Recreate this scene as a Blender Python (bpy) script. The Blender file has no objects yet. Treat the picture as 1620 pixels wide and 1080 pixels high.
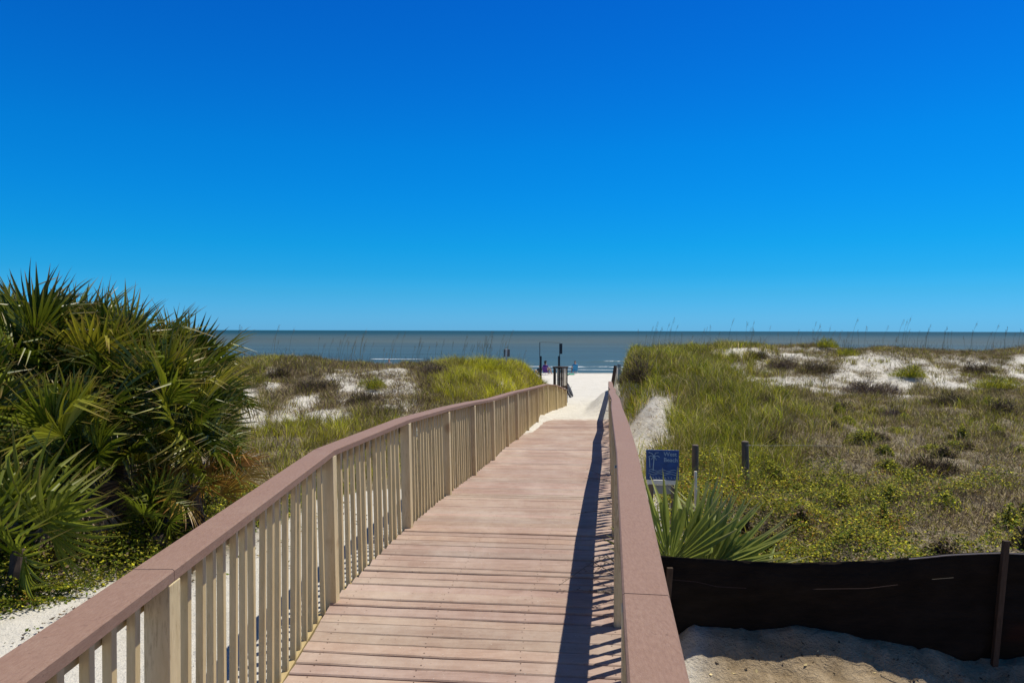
import bpy, bmesh, math, random
import numpy as np
from mathutils import Vector, Matrix, Euler
R = math.radians
random.seed(7); rng = np.random.default_rng(7)
S = bpy.context.scene
col = S.collection

# ------------------------------------------------------------------ camera
F = 1160.0
cam_d = bpy.data.cameras.new('camera'); cam = bpy.data.objects.new('camera', cam_d); col.objects.link(cam)
cam_d.sensor_width = 36; cam_d.lens = 36*F/1620; cam_d.clip_start = .05; cam_d.clip_end = 60000
cam.matrix_world = Matrix.Rotation(R(90-.84), 4, 'X') @ Matrix.Rotation(R(.14), 4, 'Z')
S.camera = cam
# ------------------------------------------------------------------ light
SUN = Vector((.345, .19, 1)).normalized()
elev = math.asin(SUN.z); az = math.atan2(SUN.x, SUN.y)
W = bpy.data.worlds.new('World'); S.world = W; W.use_nodes = True
nt = W.node_tree; bg = nt.nodes['Background']
sky = nt.nodes.new('ShaderNodeTexSky'); sky.sky_type = 'NISHITA'; sky.sun_disc = False
sky.sun_elevation = elev; sky.sun_rotation = az; sky.altitude = 0; sky.air_density = 1.0; sky.dust_density = 0.15; sky.ozone_density = 3.0
hs = nt.nodes.new('ShaderNodeHueSaturation'); hs.inputs['Saturation'].default_value = 1.35; hs.inputs['Hue'].default_value = .5
hs.inputs['Value'].default_value = 1.0
nt.links.new(sky.outputs[0], hs.inputs['Color']); bg.inputs[1].default_value = .1
# deep polarised blue: the colour of this air by height above the horizon (a property of the sky itself)
tcw = nt.nodes.new('ShaderNodeTexCoord'); spw = nt.nodes.new('ShaderNodeSeparateXYZ'); rpw = nt.nodes.new('ShaderNodeValToRGB')
nt.links.new(tcw.outputs['Generated'], spw.inputs[0]); nt.links.new(spw.outputs[2], rpw.inputs[0])
SKY = [(.0, (.19, .69, 1.85)), (.02, (.165, .655, 1.55)), (.049, (.11, .635, 1.25)), (.075, (.06, .65, 1.18)), (.112, (.03, .71, 1.18)), (.173, (.02, .76, 1.25)), (.235, (.015, .79, 1.29)), (.31, (.02, .74, 1.3)), (.411, (.025, .67, 1.28)), (.62, (.22, .40, .60)), (.95, (.72, .54, .44))]
els = rpw.color_ramp.elements
while len(els) < len(SKY): els.new(.5)
for e_, (p_, c_) in zip(els, SKY): e_.position = p_; e_.color = (c_[0]/2, c_[1]/2, c_[2]/2, 1)
mlw = nt.nodes.new('ShaderNodeVectorMath'); mlw.operation = 'MULTIPLY'; scw = nt.nodes.new('ShaderNodeVectorMath'); scw.operation = 'SCALE'; scw.inputs['Scale'].default_value = 2
nt.links.new(hs.outputs[0], mlw.inputs[0]); nt.links.new(rpw.outputs[0], mlw.inputs[1]); nt.links.new(mlw.outputs[0], scw.inputs[0]); nt.links.new(scw.outputs[0], bg.inputs[0])
sl = bpy.data.lights.new('sun', 'SUN'); sl.energy = 5.0; sl.angle = R(.5); sl.color = (1, .94, .80)
so = bpy.data.objects.new('sun', sl); col.objects.link(so); so.rotation_euler = SUN.to_track_quat('Z', 'Y').to_euler()
so.location = (10, 5, 40)
S.render.engine = 'CYCLES'
S.view_settings.view_transform = 'Standard'; S.view_settings.look = 'None'; S.view_settings.exposure = 0; S.view_settings.gamma = 1
S.render.resolution_x = 1024; S.render.resolution_y = 682
S.cycles.max_bounces = 6; S.cycles.transparent_max_bounces = 8

# ------------------------------------------------------------------ helpers
def sm(a, b, t):
    u = np.clip((np.asarray(t, float)-a)/(b-a), 0, 1); return u*u*(3-2*u)
def _hash(i, j, s):
    n = (i*374761393 + j*668265263 + s*974634777) & 0xffffffff
    n = ((n ^ (n >> 13))*1274126177) & 0xffffffff
    return ((n ^ (n >> 16)) & 0xffff)/65535.0
def vnoise(x, y, s=0):
    x = np.asarray(x, float); y = np.asarray(y, float)
    i = np.floor(x).astype(np.int64); j = np.floor(y).astype(np.int64)
    u = x-i; v = y-j; u = u*u*(3-2*u); v = v*v*(3-2*v)
    a = _hash(i, j, s); b = _hash(i+1, j, s); c = _hash(i, j+1, s); d = _hash(i+1, j+1, s)
    return (a*(1-u)+b*u)*(1-v)+(c*(1-u)+d*u)*v
def fbm(x, y, s=0, o=4):
    r = 0; a = .5
    for k in range(o):
        r = r+a*vnoise(x*2**k+k*17.3, y*2**k-k*9.1, s+k); a *= .5
    return r/(1-.5**o)

def tag(o, label=None, cat=None, group=None, kind=None):
    if label: o['label'] = label
    if cat: o['category'] = cat
    if group: o['group'] = group
    if kind: o['kind'] = kind
    return o
def link(name, me, mat=None, parent=None):
    o = bpy.data.objects.new(name, me); col.objects.link(o)
    if mat and me is not None and not len(me.materials): me.materials.append(mat)
    if parent: o.parent = parent
    return o
def empty(name, loc=(0, 0, 0), rz=0):
    o = bpy.data.objects.new(name, None); col.objects.link(o); o.location = loc; o.rotation_euler.z = rz
    o.empty_display_size = .1
    return o
def npmesh(name, V, Fc, C=None):
    """V (n,3); Fc list of int arrays (m,k); C (n,3) colours"""
    me = bpy.data.meshes.new(name); V = np.asarray(V, np.float32)
    me.vertices.add(len(V)); me.vertices.foreach_set('co', V.ravel())
    loops = np.concatenate([f.ravel() for f in Fc]).astype(np.int32)
    tot = np.concatenate([np.full(len(f), f.shape[1]) for f in Fc]).astype(np.int32)
    st = np.concatenate([[0], np.cumsum(tot)[:-1]]).astype(np.int32)
    me.loops.add(len(loops)); me.loops.foreach_set('vertex_index', loops)
    me.polygons.add(len(tot)); me.polygons.foreach_set('loop_start', st); me.polygons.foreach_set('loop_total', tot)
    if C is not None:
        a = me.color_attributes.new('col', 'FLOAT_COLOR', 'POINT')
        C4 = np.ones((len(V), 4), np.float32); C4[:, :3] = C
        a.data.foreach_set('color', C4.ravel())
    me.update(calc_edges=True); me.validate()
    return me
class MB:
    """collects boxes, tubes and prisms into one mesh"""
    def __init__(s): s.v = []; s.f = []; s.c = []; s.cc = (1, 1, 1)
    def add(s, v, f):
        n = len(s.v); s.v += [tuple(p) for p in v]; s.f += [tuple(i+n for i in q) for q in f]; s.c += [s.cc]*len(v); return s
    def hexa(s, b, t):
        return s.add(list(b)+list(t), [(3, 2, 1, 0), (4, 5, 6, 7), (0, 1, 5, 4), (1, 2, 6, 5), (2, 3, 7, 6), (3, 0, 4, 7)])
    def box(s, c, d, m=None):
        x, y, z = d[0]/2, d[1]/2, d[2]/2
        v = [Vector(p) for p in ((-x, -y, -z), (x, -y, -z), (x, y, -z), (-x, y, -z), (-x, -y, z), (x, -y, z), (x, y, z), (-x, y, z))]
        if m is not None: v = [m @ p for p in v]
        v = [p+Vector(c) for p in v]
        return s.hexa(v[:4], v[4:])
    def tube(s, pts, rad, n=8, cap=True):
        pts = [Vector(p) for p in pts]; rs = rad if isinstance(rad, (list, tuple)) else [rad]*len(pts)
        vs = []; ref = None
        for i, p in enumerate(pts):
            t = (pts[min(i+1, len(pts)-1)]-pts[max(i-1, 0)]).normalized()
            if ref is None: ref = Vector((1, 0, 0)) if abs(t.x) < .8 else Vector((0, 1, 0))
            a = (ref-t*ref.dot(t)).normalized(); b = t.cross(a); ref = a
            for k in range(n):
                g = 2*math.pi*k/n; vs.append(p+(a*math.cos(g)+b*math.sin(g))*rs[i])
        f = []
        for i in range(len(pts)-1):
            for k in range(n): f.append((i*n+k, i*n+(k+1) % n, (i+1)*n+(k+1) % n, (i+1)*n+k))
        if cap: f.append(tuple(reversed(range(n)))); f.append(tuple((len(pts)-1)*n+k for k in range(n)))
        return s.add(vs, f)
    def lathe(s, prof, c, n=16, sx=1, sy=1):
        vs = []; f = []
        for r, z in prof:
            for k in range(n):
                g = 2*math.pi*k/n; vs.append((c[0]+r*sx*math.cos(g), c[1]+r*sy*math.sin(g), c[2]+z))
        for i in range(len(prof)-1):
            for k in range(n): f.append((i*n+k, i*n+(k+1) % n, (i+1)*n+(k+1) % n, (i+1)*n+k))
        f.append(tuple(reversed(range(n)))); f.append(tuple((len(prof)-1)*n+k for k in range(n)))
        return s.add(vs, f)
    def build(s, name, mat, parent=None, colors=False, bevel=0, smooth=False, origin=None):
        me = bpy.data.meshes.new(name)
        vv = s.v if origin is None else [(a-origin[0], b-origin[1], c-origin[2]) for a, b, c in s.v]
        me.from_pydata(vv, [], s.f); me.update()
        if colors:
            a = me.color_attributes.new('col', 'FLOAT_COLOR', 'POINT')
            a.data.foreach_set('color', np.array([c+(1,) for c in s.c], np.float32).ravel())
        if smooth: me.polygons.foreach_set('use_smooth', [True]*len(me.polygons))
        o = link(name, me, mat, parent)
        if origin is not None: o.location = origin
        if bevel:
            m = o.modifiers.new('bevel', 'BEVEL'); m.width = bevel; m.segments = 2; m.limit_method = 'ANGLE'
        return o

# ------------------------------------------------------------------ materials
def newmat(name):
    m = bpy.data.materials.new(name); m.use_nodes = True
    return m, m.node_tree, m.node_tree.nodes['Principled BSDF']
def N(t, typ, **kw):
    n = t.nodes.new('ShaderNode'+typ)
    for k, v in kw.items():
        if k in n.inputs: n.inputs[k].default_value = v
        else: setattr(n, k, v)
    return n
def coords(t, scale=(1, 1, 1), kind='Object'):
    tc = N(t, 'TexCoord'); mp = N(t, 'Mapping'); mp.inputs['Scale'].default_value = scale
    t.links.new(tc.outputs[kind], mp.inputs[0]); return mp.outputs[0]
def ramp(t, fac, stops):
    r = N(t, 'ValToRGB'); e = r.color_ramp.elements
    while len(e) < len(stops): e.new(.5)
    for i, (p, c) in enumerate(stops): e[i].position = p; e[i].color = (*c, 1) if len(c) == 3 else c
    t.links.new(fac, r.inputs[0]); return r.outputs[0]
def mix(t, a, b, fac, mode='MIX'):
    m = N(t, 'Mix', data_type='RGBA', blend_type=mode)
    for s, v in ((m.inputs[0], fac), (m.inputs[6], a), (m.inputs[7], b)):
        if hasattr(v, 'is_linked'): t.links.new(v, s)
        elif isinstance(v, (int, float)): s.default_value = v
        else: s.default_value = (*v, 1)
    return m.outputs[2]
def noise(t, vec, scale, detail=4, rough=.6):
    n = N(t, 'TexNoise'); n.inputs['Scale'].default_value = scale; n.inputs['Detail'].default_value = detail; n.inputs['Roughness'].default_value = rough
    t.links.new(vec, n.inputs['Vector']); return n.outputs[0]
def bump(t, b, h, strength=.3, dist=.01, prev=None):
    n = N(t, 'Bump'); n.inputs['Strength'].default_value = strength; n.inputs['Distance'].default_value = dist
    t.links.new(h, n.inputs['Height'])
    if prev: t.links.new(prev, n.inputs['Normal'])
    t.links.new(n.outputs[0], b.inputs['Normal']); return n.outputs[0]
def wood_paint(name, c1, c2, worn=None, wornf=.5, stretch=(3, 3, .4), rough=.6, sc=6, spots=None):
    m, t, b = newmat(name)
    v = coords(t, stretch); g = coords(t)
    n1 = noise(t, v, sc, 5, .65)
    c = ramp(t, n1, [(.3, c1), (.7, c2)])
    if worn:
        n2 = noise(t, g, 2.3, 6, .7); n3 = noise(t, v, sc*5, 3, .6)
        mm = N(t, 'Math', operation='MULTIPLY'); t.links.new(n2, mm.inputs[0]); t.links.new(n3, mm.inputs[1])
        f = ramp(t, mm.outputs[0], [(.28, (0, 0, 0)), (.42, (wornf,)*3)])
        c = mix(t, c, worn, f)
    if spots:
        n4 = noise(t, g, 3.1 if c1[0] > .4 else 55, 2, .5); c = mix(t, c, spots, ramp(t, n4, [(.68, (0, 0, 0)), (.78, (.7,)*3)]))
    t.links.new(c, b.inputs['Base Color']); b.inputs['Roughness'].default_value = rough; b.inputs['Specular IOR Level'].default_value = .25
    bump(t, b, noise(t, v, sc*6, 4, .7), .35, .004)
    return m
M = {}
M['cap'] = wood_paint('cap_paint', (.235, .138, .098), (.31, .195, .145), (.38, .28, .215), .5, (9, 2.2, 9), .6, 14, (.15, .085, .06))
M['baluster'] = wood_paint('baluster_paint', (.56, .43, .22), (.70, .56, .32), (.36, .25, .12), .45, (6, 6, .8), .6, 5, (.36, .25, .13))
M['post'] = wood_paint('post_paint', (.58, .46, .26), (.72, .59, .36), (.32, .21, .10), .6, (6, 6, .8), .6, 5, (.33, .2, .1))
M['beam'] = wood_paint('beam_paint', (.42, .32, .16), (.52, .41, .22), None, 0, (1, 1, 4), .6, 5)
M['oldwood'] = wood_paint('weathered_wood', (.10, .075, .055), (.2, .16, .125), (.3, .26, .22), .4, (8, 8, .8), .85, 6)
M['darkwood'] = wood_paint('dark_wood', (.035, .022, .016), (.075, .05, .036), None, 0, (8, 8, .8), .8, 6)
M['palewood'] = wood_paint('pale_wood', (.66, .58, .46), (.82, .75, .62), None, 0, (8, 8, .8), .8, 6)
def flat(name, c, rough=.6, metal=0, var=.25, sc=8):
    m, t, b = newmat(name); n = noise(t, coords(t), sc, 4)
    t.links.new(ramp(t, n, [(.25, tuple(x*(1-var) for x in c)), (.75, tuple(min(1, x*(1+var)) for x in c))]), b.inputs['Base Color'])
    b.inputs['Roughness'].default_value = rough; b.inputs['Metallic'].default_value = metal; return m
M['metal'] = flat('dull_metal', (.25, .25, .26), .5, .8)
M['nail'] = flat('nail_head', (.10, .06, .045), .7)
M['rubber'] = flat('rubber', (.02, .02, .022), .8)
M['bikeframe'] = flat('bike_frame_paint', (.03, .035, .045), .35)
M['skin'] = flat('skin', (.42, .22, .14), .6, 0, .08)
M['hair'] = flat('hair', (.015, .01, .008), .6)
M['purple'] = flat('purple_cloth', (.10, .03, .22), .8)
M['black'] = flat('black_cloth', (.015, .014, .02), .8)
M['pink'] = flat('pink_cloth', (.6, .3, .42), .8)
M['blue'] = flat('blue_cloth', (.03, .22, .42), .8)
M['navy'] = flat('navy_cloth', (.01, .03, .09), .8)
M['green'] = flat('green_cloth', (.03, .3, .18), .8)
M['grey'] = flat('grey_cloth', (.25, .27, .3), .8)
M['white'] = flat('white_paint', (.78, .78, .74), .5, 0, .06)
M['signblue'] = flat('sign_blue', (.018, .075, .27), .45, 0, .3, 20)
M['signwhite'] = flat('sign_marks', (.32, .46, .58), .5, 0, .2, 30)
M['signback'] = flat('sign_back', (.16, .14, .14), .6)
M['bark'] = flat('palm_bark', (.075, .05, .035), .9, 0, .5, 30)

def attr_mat(name, rough=.6, transl=.25, spec=.3, gain=1, mott=0):
    m, t, b = newmat(name); a = N(t, 'Attribute', attribute_name='col'); c = a.outputs[0]
    if mott:
        c = mix(t, c, ramp(t, noise(t, coords(t), mott, 3), [(.3, (.6, .6, .6)), (.7, (1.3, 1.3, 1.3))]), 1., 'MULTIPLY')
    t.links.new(c, b.inputs['Base Color']); b.inputs['Roughness'].default_value = rough; b.inputs['Specular IOR Level'].default_value = spec
    if transl:
        tr = N(t, 'BsdfTranslucent'); t.links.new(c, tr.inputs[0]); ms = N(t, 'MixShader'); ms.inputs[0].default_value = transl
        t.links.new(b.outputs[0], ms.inputs[1]); t.links.new(tr.outputs[0], ms.inputs[2])
        t.links.new(ms.outputs[0], t.nodes['Material Output'].inputs[0])
    return m
M['grass'] = attr_mat('grass_blades', .6, .44, .2)
M['brush'] = attr_mat('dry_brush', .8, .1, .1)
M['leaf'] = attr_mat('ground_cover_leaves', .6, .3, .15)

def frond_mat(name, stops, rough=.42, spec=.4, tip=None, tl=.25):
    m, t, b = newmat(name); oi = N(t, 'ObjectInfo'); a = N(t, 'Attribute', attribute_name='col')
    c = ramp(t, oi.outputs['Random'], stops)
    c = mix(t, c, a.outputs[0], 1., 'MULTIPLY')
    sp = N(t, 'Separate' + 'Color'); t.links.new(a.outputs[0], sp.inputs[0])
    if tip:
        an = N(t, 'Attribute', attribute_name='tip'); c = mix(t, c, tip, an.outputs['Fac'])
    t.links.new(c, b.inputs['Base Color']); b.inputs['Roughness'].default_value = rough; b.inputs['Specular IOR Level'].default_value = spec
    tr = N(t, 'BsdfTranslucent'); t.links.new(c, tr.inputs[0]); ms = N(t, 'MixShader'); ms.inputs[0].default_value = tl
    t.links.new(b.outputs[0], ms.inputs[1]); t.links.new(tr.outputs[0], ms.inputs[2])
    t.links.new(ms.outputs[0], t.nodes['Material Output'].inputs[0])
    return m
M['frond'] = frond_mat('palm_frond', [(0, (.04, .062, .006)), (.4, (.10, .135, .009)), (.75, (.20, .23, .016)), (1, (.36, .32, .025))], rough=.38, spec=.45, tip=(.30, .19, .06))
M['frond_bright'] = frond_mat('bright_frond', [(0, (.13, .17, .013)), (1, (.24, .27, .03))], tl=.45, tip=(.2, .12, .04))
M['frond_light'] = frond_mat('light_frond', [(0, (.26, .31, .06)), (1, (.34, .38, .09))], tl=.5, tip=(.45, .40, .2))
M['frond_yellow'] = frond_mat('yellow_frond', [(0, (.28, .2, .03)), (1, (.34, .15, .03))], tip=(.3, .12, .04))
M['frond_dead'] = frond_mat('dead_frond', [(0, (.20, .13, .08)), (1, (.50, .40, .30))], .8, .1, tip=(.3, .24, .17))

# ------------------------------------------------------------------ plan of the walk
LY = [-4, 0, 1.7, 4.87, 6.75, 8.57, 10.15, 11.9, 14.1, 15.5, 17.6, 20.4, 25.2, 27, 29.6, 34, 38, 45, 60]
LX = [-1.04, -1.12, -1.17, -1.25, -1.01, -.80, -.58, -.36, -.14, .06, .33, .66, 1.17, 1.6, 2.15, 2.45, 2.7, 2.0, 0]
RY = [-4, 26, 30, 34, 45, 60]; RX = [.12-.52, 3.5, 4.02, 4.65, 8, 14]
def xL(y): return np.interp(y, LY, LX)
def xR(y): return np.interp(y, RY, RX)
def zD(y): return -1.81-.055*np.maximum(np.asarray(y, float)-6.5, 0)
PY = [-30, 20.8, 22.4, 26, 30, 38, 45, 60, 77, 95, 200]
PZ = [-1.98, -2.72, -2.665, -2.86, -3.05, -3.42, -3.64, -3.98, -4.2, -4.7, -9]
def path(y): return np.where(y < 20.8, zD(y)-.13, np.interp(y, PY, PZ))
def height(x, y, fine=True):
    x = np.asarray(x, float); y = np.asarray(y, float)
    p = path(y)
    p = np.where((y > 13) & (y < 22), p + .16*sm(14, 18, y)*sm(.55, .1, x-xL(y)), p)
    p = p+np.where(x-xR(y) < .3, .62*sm(22.4, 26.5, y)*sm(40, 30, y)*sm(1.0, .05, xR(y)-x), 0)
    Lh = np.interp(y, [-30, 6, 9.5, 13, 16, 18, 20.5, 23, 27, 31, 37, 46], [-1.88, -1.88, -1.98, -1.9, -1.74, -1.55, -1.24, -1.08, -1.10, -2.0, -3.2, -3.66])
    cr = sm(20, 25, y)*sm(34, 28, y)
    Lh = Lh-.22*cr*sm(-6.5, -4.5, x)+.10*cr*(fbm(x*.3, y*.3, 3)-.5)*2
    Rh = np.interp(y, [-30, 4.6, 5.3, 9, 12, 14, 18, 22, 26, 29, 32, 36, 46], [-2.22, -2.2, -2.08, -2.1, -2.0, -1.88, -1.5, -1.1, -.87, -.82, -1.3, -2.5, -3.68])
    Rf = np.interp(y, [-30, 4.6, 5.3, 9, 12, 16, 20, 21.5, 23.5, 26, 28, 31, 36, 46], [-2.22, -2.2, -2.08, -2.1, -2.05, -1.92, -1.76, -1.62, -1.2, -.72, -.66, -1.1, -2.5, -3.68])
    wf = sm(5.0, 7.6, x+.8*(fbm(x*.5, y*.5, 6)-.5)); Rh = Rh*(1-wf)+Rf*wf
    Rh = Rh-cr*(.22*sm(13, 16, x)*sm(20, 17.5, x))+.22*cr*(fbm(x*.45, y*.35, 5)-.5)*2
    Rh = Rh+.12*np.exp(-((x-6)/2.5)**2-((y-21)/3)**2)
    lump = (fbm(x*.8, y*.8, 11)-.5)*.42*sm(6, 11, y)*sm(46, 36, y)
    dl = xL(y)-x; dr = x-xR(y)
    wl = np.where(y < 9, 1., sm(0, 1, (dl-.02)/(.83+.5*sm(19, 26, y)))); wl = np.where(dl > .0, wl, 0)
    eR = np.where(y < 11, np.minimum(p, -2.13), p)
    wr = sm(0, 1, dr/(1.1-.2*sm(17, 21, y)))
    hL = p+(Lh+lump-p)*wl
    hR = eR+(Rh+lump-eR)*wr
    h = np.where(dl > 0, hL, np.where(dr > -.05, hR, p))
    # soften towards the open beach
    b = np.interp(y, PY, PZ)+.06*(fbm(x*.25, y*.25, 21)-.5)
    k = sm(38, 50, y); h = h*(1-k)+b*k
    if fine:
        h = h+(fbm(x*3.2, y*3.2, 31)-.5)*.05*np.where((dl > .1) | (dr > .1) | (y > 22), 1, 0)*sm(60, 20, y)
        near = sm(.15, .5, dr)*sm(5.5, 5.1, y)*sm(3, 3.6, y)
        m = np.abs(fbm(x*2.4, y*3.4, 41)-.5)*2
        h = h+near*(.10*(fbm(x*1.7+3, y*2.5, 43)-.42)+.05*(1-m)*fbm(x*9, y*9, 44)+.06*(fbm(x*12, y*12, 45)-.5)+.04*(fbm(x*5, y*8, 46)-.5))
        h = h+near*(np.interp(x, [.9, 1.9, 2.5, 3.1, 4], [.13, .16, .08, -.03, .04])-.16*sm(4.85, 4.45, y))
        h = h+near*(.05*np.exp(-((x-2.0)/.5)**2-((y-4.75)/.16)**2)-.05*np.exp(-((x-3.3)/.45)**2-((y-4.7)/.3)**2))
        # footprints on the white path
        fp = sm(22.5, 24, y)*sm(70, 40, y)*np.where((dl < .0) & (dr < 0), 1, 0)
        h = h+fp*.05*(fbm(x*2.6, y*1.6, 51)-.5)
    return h
def hz(x, y): return float(height(np.array([x]), np.array([y]))[0])
def proj(x, y, z): return 810+F*x/y, 523-F*z/y

# ------------------------------------------------------------------ ground
def sand_mask_left(px, py):
    m = np.zeros_like(px)
    for cx, cy, rx, ry, r in ((615, 608, 52, 34, .3), (560, 600, 48, 15, .1), (555, 625, 22, 26, .3), (470, 645, 42, 16, -.5), (430, 600, 12, 22, 0), (400, 660, 22, 26, 0), (390, 625, 14, 10, 0), (650, 655, 18, 40, 0), (790, 612, 30, 9, 0), (520, 660, 40, 12, 0)):
        c, s = math.cos(r), math.sin(r); u = (px-cx)*c+(py-cy)*s; v = -(px-cx)*s+(py-cy)*c
        m = np.maximum(m, sm(1.25, .7, np.sqrt((u/rx)**2+(v/ry)**2)))
    return m
def sand_mask_right(px, py):
    m = np.zeros_like(px)
    for cx, cy, rx, ry in ((1180, 556, 50, 7), (1300, 553, 30, 6), (1240, 557, 35, 12), (1350, 582, 30, 14), (1330, 600, 70, 16), (1400, 590, 40, 20), (1425, 605, 22, 26), (1500, 590, 42, 26), (1530, 580, 50, 16), (1605, 592, 30, 22), (1440, 575, 60, 10), (1240, 600, 70, 12), (1200, 580, 45, 12), (1270, 575, 40, 14), (1560, 600, 50, 16), (1380, 565, 60, 9), (1340, 610, 60, 14), (1640, 585, 50, 30)):
        m = np.maximum(m, sm(1.3, .7, np.sqrt(((px-cx)/rx)**2+((py-cy)/ry)**2)))
    return m
def bankR(x, y):  # bare eroding bank beside the right railing
    dr = x-xR(y); return sm(11, 13, y)*sm(18.6, 16.8, y)*sm(1.1+.13*(y-12)+.4*(vnoise(y*.9, x*.9, 8)-.5), .75+.10*(y-12), dr)

def axis(a, lo, hi, near_lo, near_hi, d0, g):
    v = list(np.arange(near_lo, near_hi, d0)); d = d0
    x = near_hi
    while x < hi: v.append(x); d *= g; x += d
    v.append(hi); d = d0; x = near_lo-d0
    w = []
    while x > lo: w.append(x); d *= g; x -= d
    w.append(lo)
    return np.array(w[::-1]+v)
def build_ground():
    xs = axis(0, -70, 90, -5, 5.5, .045, 1.022); ys = axis(0, -25, 130, 3.6, 8, .045, 1.0115)
    X, Y = np.meshgrid(xs, ys); x = X.ravel(); y = Y.ravel(); z = height(x, y)
    nx, ny = len(xs), len(ys); i = np.arange(nx*ny).reshape(ny, nx)
    f = np.stack([i[:-1, :-1], i[:-1, 1:], i[1:, 1:], i[1:, :-1]], -1).reshape(-1, 4)
    dr = x-xR(y); dl = xL(y)-x
    px, py = proj(x, np.maximum(y, 1), z)
    # litter: how much dead thatch and humus covers the sand
    lit = np.zeros_like(x)
    n = fbm(x*.7, y*.7, 61)
    lit = np.where((dr > .5) & (y > 5.2) & (y < 24), sm(.22, .5, n+.1)*sm(.4, 1.6, dr), lit)
    lit = lit*(1-.8*sm(22, 25, y))
    lit = np.where((dl > .3) & (y > 9) & (y < 22), .75*sm(.35, .55, n)*sm(.3, .9, dl), lit)
    msl = sand_mask_left(px, py); msr = sand_mask_right(px, py)
    rg = fbm(x*2.5, y*2.5, 63)
    lit = np.where((dl > .25) & (y > 9) & (y < 33), np.clip(.95-1.5*msl*sm(.3, .5, rg+.15*msl), 0, 1)*sm(.2, .7, dl), lit)
    lit = np.where((dr > .5) & (y > 5.2) & (y < 33), np.clip(.92-1.6*msr*sm(.3, .5, rg+.15*msr), 0, 1)*sm(.35, 1.1, dr)*(1-bankR(x, y)), lit)
    pal = sm(-2.1, -2.5, x+.5*(n-.5))*sm(5.2, 5.9, y+.4*(n-.5)+.1*(x+3.4))*sm(12, 10.5, y); lit = np.maximum(lit, pal)
    wet = sm(69, 74, y+2*(fbm(x*.05, y*.2, 66)-.5))
    me = npmesh('sand_ground', np.stack([x, y, z], 1), [f], np.stack([lit, wet, np.maximum(sm(.2, .7, dr)*sm(5.4, 4.9, y), 0)], 1))
    me.polygons.foreach_set('use_smooth', [True]*len(me.polygons))
    m, t, b = newmat('sand')
    a = N(t, 'Attribute', attribute_name='col'); sp = N(t, 'SeparateColor'); t.links.new(a.outputs[0], sp.inputs[0])
    v = coords(t)
    s = ramp(t, noise(t, v, 1.6, 6, .7), [(.3, (.56, .53, .475)), (.7, (.70, .67, .615))])
    s2 = ramp(t, noise(t, v, 6, 6, .7), [(.3, (.22, .16, .095)), (.7, (.43, .335, .225))])
    s = mix(t, s, s2, sp.outputs[2])
    deb = ramp(t, noise(t, v, 38, 3, .8), [(.66, (0, 0, 0)), (.72, (.55,)*3)])
    s = mix(t, s, (.16, .12, .09), deb)
    l = ramp(t, noise(t, v, 14, 6, .75), [(.3, (.05, .037, .022)), (.5, (.17, .135, .08)), (.68, (.46, .40, .30))])
    s = mix(t, s, l, sp.outputs[0])
    s = mix(t, s, (.22, .20, .18), sp.outputs[1])
    t.links.new(s, b.inputs['Base Color']); b.inputs['Roughness'].default_value = .95; b.inputs['Specular IOR Level'].default_value = .1
    p = bump(t, b, noise(t, v, 6, 6, .75), .9, .07); bump(t, b, noise(t, v, 45, 4, .8), .6, .012, p)
    o = link('sand_ground', me, m); tag(o, kind='structure')
build_ground()

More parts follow.
